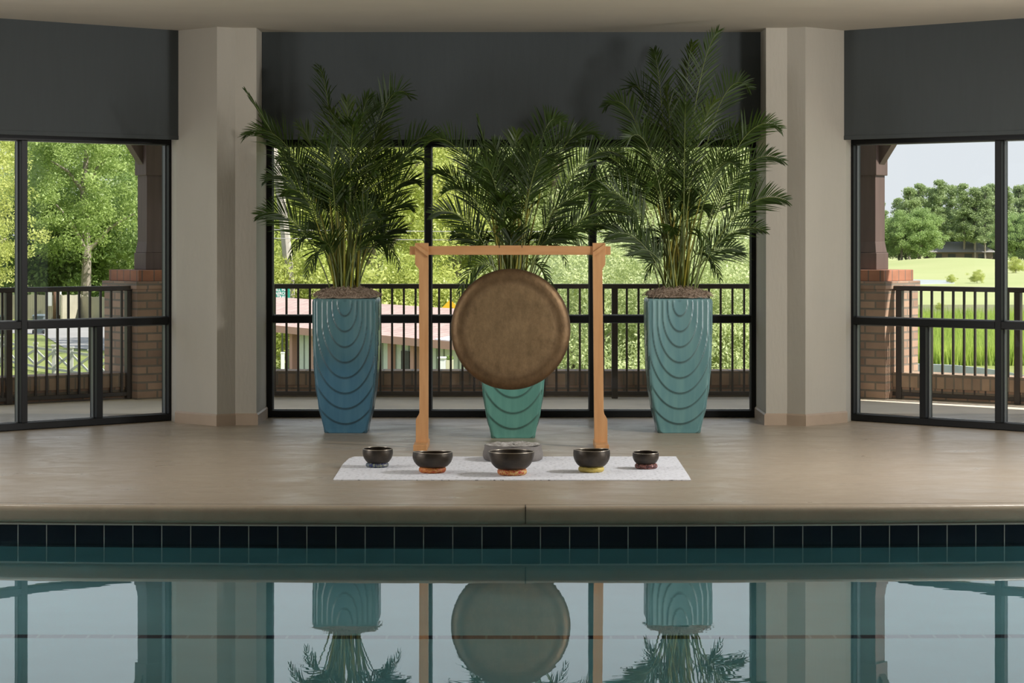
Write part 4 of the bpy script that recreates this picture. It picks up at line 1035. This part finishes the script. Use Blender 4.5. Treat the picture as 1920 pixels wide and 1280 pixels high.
# marsh grass
rs_ = np.random.RandomState(9); n = 40000
u = rs_.rand(n); y_ = 101+u**1.3*48; x_ = (1590+rs_.rand(n)*420-AX)*y_/FPX; h_ = .55+.7*rs_.rand(n); wd = .016+.02*rs_.rand(n); an = rs_.rand(n)*6.28; le = (rs_.rand(n)-.5)*.5
V = np.empty((n, 3, 3)); V[:, 0] = np.stack([x_-wd*np.cos(an), y_-wd*np.sin(an), np.full(n, GZ)], 1); V[:, 1] = np.stack([x_+wd*np.cos(an), y_+wd*np.sin(an), np.full(n, GZ)], 1); V[:, 2] = np.stack([x_+le, y_, GZ+h_], 1)
me = bpy.data.meshes.new('marsh_grass'); me.vertices.add(n*3); me.vertices.foreach_set('co', V.reshape(-1)); me.loops.add(n*3); me.loops.foreach_set('vertex_index', np.arange(n*3, dtype=np.int32)); me.polygons.add(n); me.polygons.foreach_set('loop_start', np.arange(0, n*3, 3, dtype=np.int32)); me.polygons.foreach_set('loop_total', np.full(n, 3, dtype=np.int32))
me.materials.append(leafmat('marsh_blades', (.30, .43, .07), (.50, .60, .14), .35, .2)); me.update()
o = bpy.data.objects.new('marsh_grass', me); COL.objects.link(o); tag(o, 'tall bright green marsh grass beyond the right railing', 'grass', kind='stuff')

# ------------------------------------------------------------------ low building behind the railing
Ye0, Ye1 = FPX*3.15/(612-HY), FPX*3.15/(645-HY)
b0 = Vector((PX(500, Ye0), Ye0)); b1 = Vector((PX(850, Ye1), Ye1)); bl = (b1-b0).length; ba = math.atan2((b1-b0).y, (b1-b0).x)
EZ = EYE-3.15-GZ; RZ = EZ+.66; XL = -10.5
bd = empty('building', (b0.x, b0.y, GZ), ba); tag(bd, 'low building with pinkish shingle roof and pale boarded walls', 'building')
def bx(px):  # distance along the wall for a pixel column
    k = (px-AX)/FPX; d = (b1-b0).normalized(); return (k*b0.y-b0.x)/(d.x-k*d.y)
M['shingle'] = brickmat('pink_shingle', (.50, .36, .32), (.42, .29, .26), (.24, .17, .15), .5, .22, .012, bump=.3, var=.25, nscale=3)
M['boards'] = mat('pale_green_boards', (.64, .69, .62), .8, var=.05)
M['batten'] = mat('grey_batten', (.28, .31, .28), .8)
M['fascia'] = mat('pink_fascia', (.52, .29, .24), .7)
mb = MB(); mb.box(bx(517), bl-.2, .6, 7.2, 0, EZ+.1); mb.build('wall', M['boards'], bd)
mb = MB(); sl = .12
mb.hexa([(XL, 0, EZ-.02), (bl+.3, 0, EZ-.02), (bl+.3, 3.9, RZ-.02), (XL, 3.9, RZ-.02)], [(XL, 0, EZ+.06), (bl+.3, 0, EZ+.06), (bl+.3, 3.9, RZ+.06), (XL, 3.9, RZ+.06)])
mb.hexa([(XL, 3.9, RZ-.02), (bl+.3, 3.9, RZ-.02), (bl+.3, 7.8, EZ-.02), (XL, 7.8, EZ-.02)], [(XL, 3.9, RZ+.06), (bl+.3, 3.9, RZ+.06), (bl+.3, 7.8, EZ+.06), (XL, 7.8, EZ+.06)])
mb.build('roof', M['shingle'], bd)
mb = MB(); mb.box(XL, bl+.3, -.04, .0, EZ-.16, EZ+.07); mb.build('fascia', M['fascia'], bd)
for px in (523, 563, 590, 706, 748, 855):
    x = bx(px); mb = MB(); mb.box(x-.12, x+.12, .42, .62, 0, EZ); mb.build('post', M['fascia'], bd)
k = 0
for i in range(30):
    x = .4+i*.47
    if x > bl-.3: break
    mb = MB(); mb.box(x-.03, x+.03, .57, .6, 0, EZ); mb.build('batten', M['batten'], bd)
x = bx(729); mb = MB(); mb.box(x-.28, x+.28, .53, .6, .3, 2.2); mb.build('doorway', mat('dark_opening', (.02, .02, .025), .5), bd)
x0_, x1_ = bx(815), bx(870); mb = MB(); mb.hexa([(x0_, 0, EZ+.07), (x1_, 0, EZ+.07), (x1_, 2.0, EZ+.07+.35), (x0_+.35, 2.0, EZ+.07+.35)], [(x0_, 0, EZ+.10), (x1_, 0, EZ+.10), (x1_, 2.0, EZ+.10+.35), (x0_+.35, 2.0, EZ+.10+.35)]); mb.build('white_roof_sheet', mat('white_sheet', (.85, .85, .86), .6), bd)
wh = mat('white_paint', (.82, .82, .82), .6)
def gthing(name, px, Y, w, h, d, label, cat, m, z=GZ):
    r = empty(name, (PX(px, Y), Y, z)); tag(r, label, cat); return r
r = gthing('marker_post', 530, 70, 0, 0, 0, 'short white post before the pale boarded wall', 'post', wh)
mb = MB(); mb.box(-.05, .05, -.05, .05, 0, PZ(662, 70)-GZ); mb.build('shaft', wh, r); mb = MB(); mb.box(-.058, .058, -.058, .058, PZ(662, 70)-GZ, PZ(660, 70)-GZ); mb.build('cap', wh, r)
r = gthing('utility_box', 828.5, 60, 0, 0, 0, 'white box with a flat lid beside the left gong post', 'box', wh)
mb = MB(); mb.box(-.085, .085, 0, .3, 0, PZ(672, 60)-GZ); mb.build('body', wh, r); mb = MB(); mb.box(-.11, .11, -.02, .33, PZ(672, 60)-GZ, PZ(669.5, 60)-GZ); mb.build('lid', wh, r)
r = gthing('planter_box', 843, 59, 0, 0, 0, 'pale cream box planter left of the gong rim', 'planter', wh)
mb = MB(); mb.box(-.09, .09, 0, .25, 0, PZ(675, 59)-GZ); mb.build('body', mat('cream_paint', (.66, .62, .45), .7), r)
o = bpy.data.objects.new('plant', leaf_mesh('plant', [((0, .1, PZ(672, 59)-GZ), (.1, .1, .08))], 160, .03, 3, matl=LEAF['mid'])); COL.objects.link(o); o.parent = r
# signs
def text_obj(body, size, m, parent, loc, align='CENTER'):
    c = bpy.data.curves.new('lettering', 'FONT'); c.body = body; c.size = size; c.extrude = .002; c.align_x = align; c.align_y = 'CENTER'; c.space_character = 1.0; c.offset = size*.018
    o = bpy.data.objects.new('lettering', c); COL.objects.link(o)
    dg = bpy.context.evaluated_depsgraph_get(); me = bpy.data.meshes.new_from_object(o.evaluated_get(dg)); bpy.data.objects.remove(o)
    o = bpy.data.objects.new('lettering', me); COL.objects.link(o); me.materials.append(m); o.parent = parent; o.location = loc; o.rotation_euler = (PI/2, 0, 0)
    return o
Ysg = 88.0; cx = PX(529, Ysg); u_ = Ysg/FPX
sg_ = empty('street_sign', (cx, Ysg, GZ)); tag(sg_, 'green sign with white lettering above the shingle roof', 'sign')
gm = mat('sign_green', (.01, .27, .19), .5); zz = PZ(549.5, Ysg)-GZ
mb = MB(); mb.box(-14.5*u_, 14.5*u_, 0, .02, zz-11.5*u_, zz+11.5*u_); mb.build('sign_panel', gm, sg_, bevel=.01)
mb = MB(); mb.box(-.03, .03, .02, .08, 0, zz+10*u_); mb.build('pole', mat('galvanised', (.4, .41, .42), .5, metal=.6), sg_)
for tx, dz, dx in (('ILL HA', 6.3, -1.2), ('AEROB', -.6, -2.2), ('TRAIL', -7.2, 0)): text_obj(tx, 7.4*u_, wh, sg_, (dx*u_, -.004, zz+dz*u_))
Ys2 = 90.0; u_ = Ys2/FPX; cx = PX(844, Ys2); sg_ = empty('warning_sign', (cx, Ys2, GZ)); tag(sg_, 'yellow diamond road sign with a black arrow behind the shingle roof', 'sign')
zz = PZ(588, Ys2)-GZ; R_ = 27*u_
mb = MB(); mb.prism_xz([(0, zz-R_), (R_, zz), (0, zz+R_), (-R_, zz)], 0, .02); mb.build('sign_panel', mat('sign_yellow', (.80, .47, .02), .5), sg_)
bk = mat('sign_black', (.01, .01, .01), .6)
mb = MB(); P = [(-2, -14), (3, -14), (3, 2), (7, 2), (5, 12), (-3, 4), (-2, 2)]; mb.prism_xz([(x*u_, zz+z*u_) for x, z in P], -.01, 0); mb.build('arrow', bk, sg_)
mb = MB(); mb.box(-.03, .03, .02, .08, 0, zz); mb.build('pole', M['batten'], sg_)

# ------------------------------------------------------------------ street at the left
M['fencew'] = mat('weathered_boards', (.40, .37, .29), .9, var=.12, vscale=1)
def boardfence(p0, p1, h, label):
    p0, p1 = Vector(p0), Vector(p1); L = (p1-p0).length; ang = math.atan2((p1-p0).y, (p1-p0).x)
    w = empty('board_fence', (p0.x, p0.y, GZ), ang); tag(w, label, 'fence', 'board fences along the street')
    mb = MB(); x = 0
    while x < L: mb.box(x, min(L, x+.135), 0, .03, 0, h+.02*math.sin(x*3)); x += .15
    mb.box(0, L, .03, .08, .3, .4); mb.box(0, L, .03, .08, h-.35, h-.25)
    mb.build('boards', M['fencew'], w)
    x = 0
    while x < L: mb = MB(); mb.box(x-.05, x+.05, .04, .14, 0, h+.05); mb.build('post', M['fencew'], w); x += 2.4
boardfence(GP(-60, 597), GP(100, 598.5), 1.6, 'pale board fence left of the brown pole')
boardfence(GP(117, 600), GP(152, 597.5), 1.62, 'short pale board fence right of the brown pole')
boardfence(GP(152, 597.5), GP(240, 603), 1.5, 'pale board fence below the grey trunk beside the pillar')
Yp = GP(108, 599)[1]; r = empty('utility_pole', (PX(106, Yp), Yp, GZ)); tag(r, 'brown utility pole with a pale conduit by the board fence', 'pole')
mb = MB(); mb.tube([(0, 0, 0), (0, 0, 1.2), (0, 0, 2.1)], [.24, .23, .22], 12); mb.build('pole', mat('brown_pole', (.20, .11, .075), .9, var=.2), r, smooth=True)
mb = MB(); mb.tube([(.27, -.1, .3), (.27, -.1, 2.0)], .07, 8); mb.build('conduit', wh, r)
mb = MB(); mb.box(-.55, -.28, -.15, .05, .9, 1.8); mb.build('meter_box', mat('pale_grey_box', (.55, .56, .56), .6), r)
def bin_(px, yb, label, m):
    Y = GP(px, yb)[1]; r = empty('wheelie_bin', (PX(px, Y), Y, GZ)); tag(r, label, 'bin', 'wheelie bins by the street')
    mb = MB(); mb.hexa([(-.24, -.3, .06), (.24, -.3, .06), (.24, .3, .06), (-.24, .3, .06)], [(-.31, -.38, 1.02), (.31, -.38, 1.02), (.31, .38, 1.02), (-.31, .38, 1.02)]); mb.build('bin_body', m, r, bevel=.02)
    mb = MB(); mb.hexa([(-.36, -.43, 1.02), (.36, -.43, 1.02), (.36, .42, 1.02), (-.36, .42, 1.02)], [(-.30, -.36, 1.10), (.30, -.36, 1.10), (.30, .38, 1.12), (-.30, .38, 1.12)]); mb.build('lid', m, r, bevel=.02)
    for s_ in (-1, 1):
        mb = MB(); mb.tube([(s_*.26, -.3, .13), (s_*.33, -.3, .13)], .13, 14); mb.build('wheel', mat('black_rubber', (.015, .015, .015), .8), r)
bin_(74, 626, 'grey wheelie bin beside the window mullion', mat('grey_plastic', (.10, .125, .14), .5)); bin_(2, 628, 'dark wheelie bin at the left edge of the view', mat('dark_plastic', (.035, .05, .05), .5))
# lattice fence
M['greyw'] = mat('grey_painted_timber', (.42, .42, .39), .8, var=.1)
lp = [(-30, 676), (3, 680), (31, 688), (67, 695), (101, 700), (134, 705), (169, 711), (205, 718)]
pts = [GP(x, y) for x, y in lp]; r = empty('lattice_fence', (pts[3][0], pts[3][1], GZ)); tag(r, 'grey cross-braced garden fence on the lawn below the balcony', 'fence')
o0 = Vector((pts[3][0], pts[3][1])); q = [Vector(p)-o0 for p in pts]; fh = 1.12
for k, p in enumerate(q):
    mb = MB(); mb.box(p.x-.07, p.x+.07, p.y-.07, p.y+.07, 0, fh); mb.build('post', M['greyw'], r)
    mb = MB(); mb.box(p.x-.10, p.x+.10, p.y-.10, p.y+.10, fh, fh+.06); mb.build('post_cap', M['greyw'], r)
def beam(mb, a, b, w, h):
    a, b = Vector(a), Vector(b); t = (b-a).normalized(); up = Vector((0, 0, 1)); s_ = t.cross(up).normalized()*w; u = s_.cross(t).normalized()*h
    mb.hexa([a-s_-u, a+s_-u, a+s_+u, a-s_+u], [b-s_-u, b+s_-u, b+s_+u, b-s_+u])
for a, b in zip(q, q[1:]):
    for z in (.95, .18): mb = MB(); beam(mb, (a.x, a.y, z), (b.x, b.y, z), .02, .05); mb.build('rail', M['greyw'], r)
    for za, zb_ in ((.25, .88), (.88, .25)): mb = MB(); beam(mb, (a.x, a.y, za), (b.x, b.y, zb_), .02, .05); mb.build('cross_brace', M['greyw'], r)
# overhead wires between two street poles
wm = mat('grey_wire', (.38, .38, .38), .6)
Yw = 84
for px, lb in ((412, 'tall timber street pole behind the left wall pier'), (1500, 'tall timber street pole behind the right wall pier')):
    r = empty('street_pole', (PX(px, Yw), Yw, GZ)); tag(r, lb, 'pole', 'street poles carrying the wires')
    mb = MB(); mb.tube([(0, 0, 0), (0, 0, 3), (0, 0, PZ(415, Yw)-GZ)], [.15, .14, .12], 10); mb.build('shaft', M['bark'], r)
    mb = MB(); mb.box(-.12, .12, -.2, -.1, PZ(436, Yw)-GZ, PZ(428, Yw)-GZ); mb.build('bracket', wm, r)
for k, (yl, yr_, lb) in enumerate(((429, 429, 'upper overhead wire across the centre window'), (445, 445, 'lower overhead wire across the centre window'))):
    mb = MB(); pts = []
    for i in range(61):
        t = i/60; px = 412+1088*t; pts.append((PX(px, Yw), Yw-.13, PZ(yl+(yr_-yl)*t+5*math.sin(PI*t), Yw)))
    mb.tube(pts, .013, 5); tag(mb.build('overhead_wire', wm), lb, 'wire', 'overhead wires')
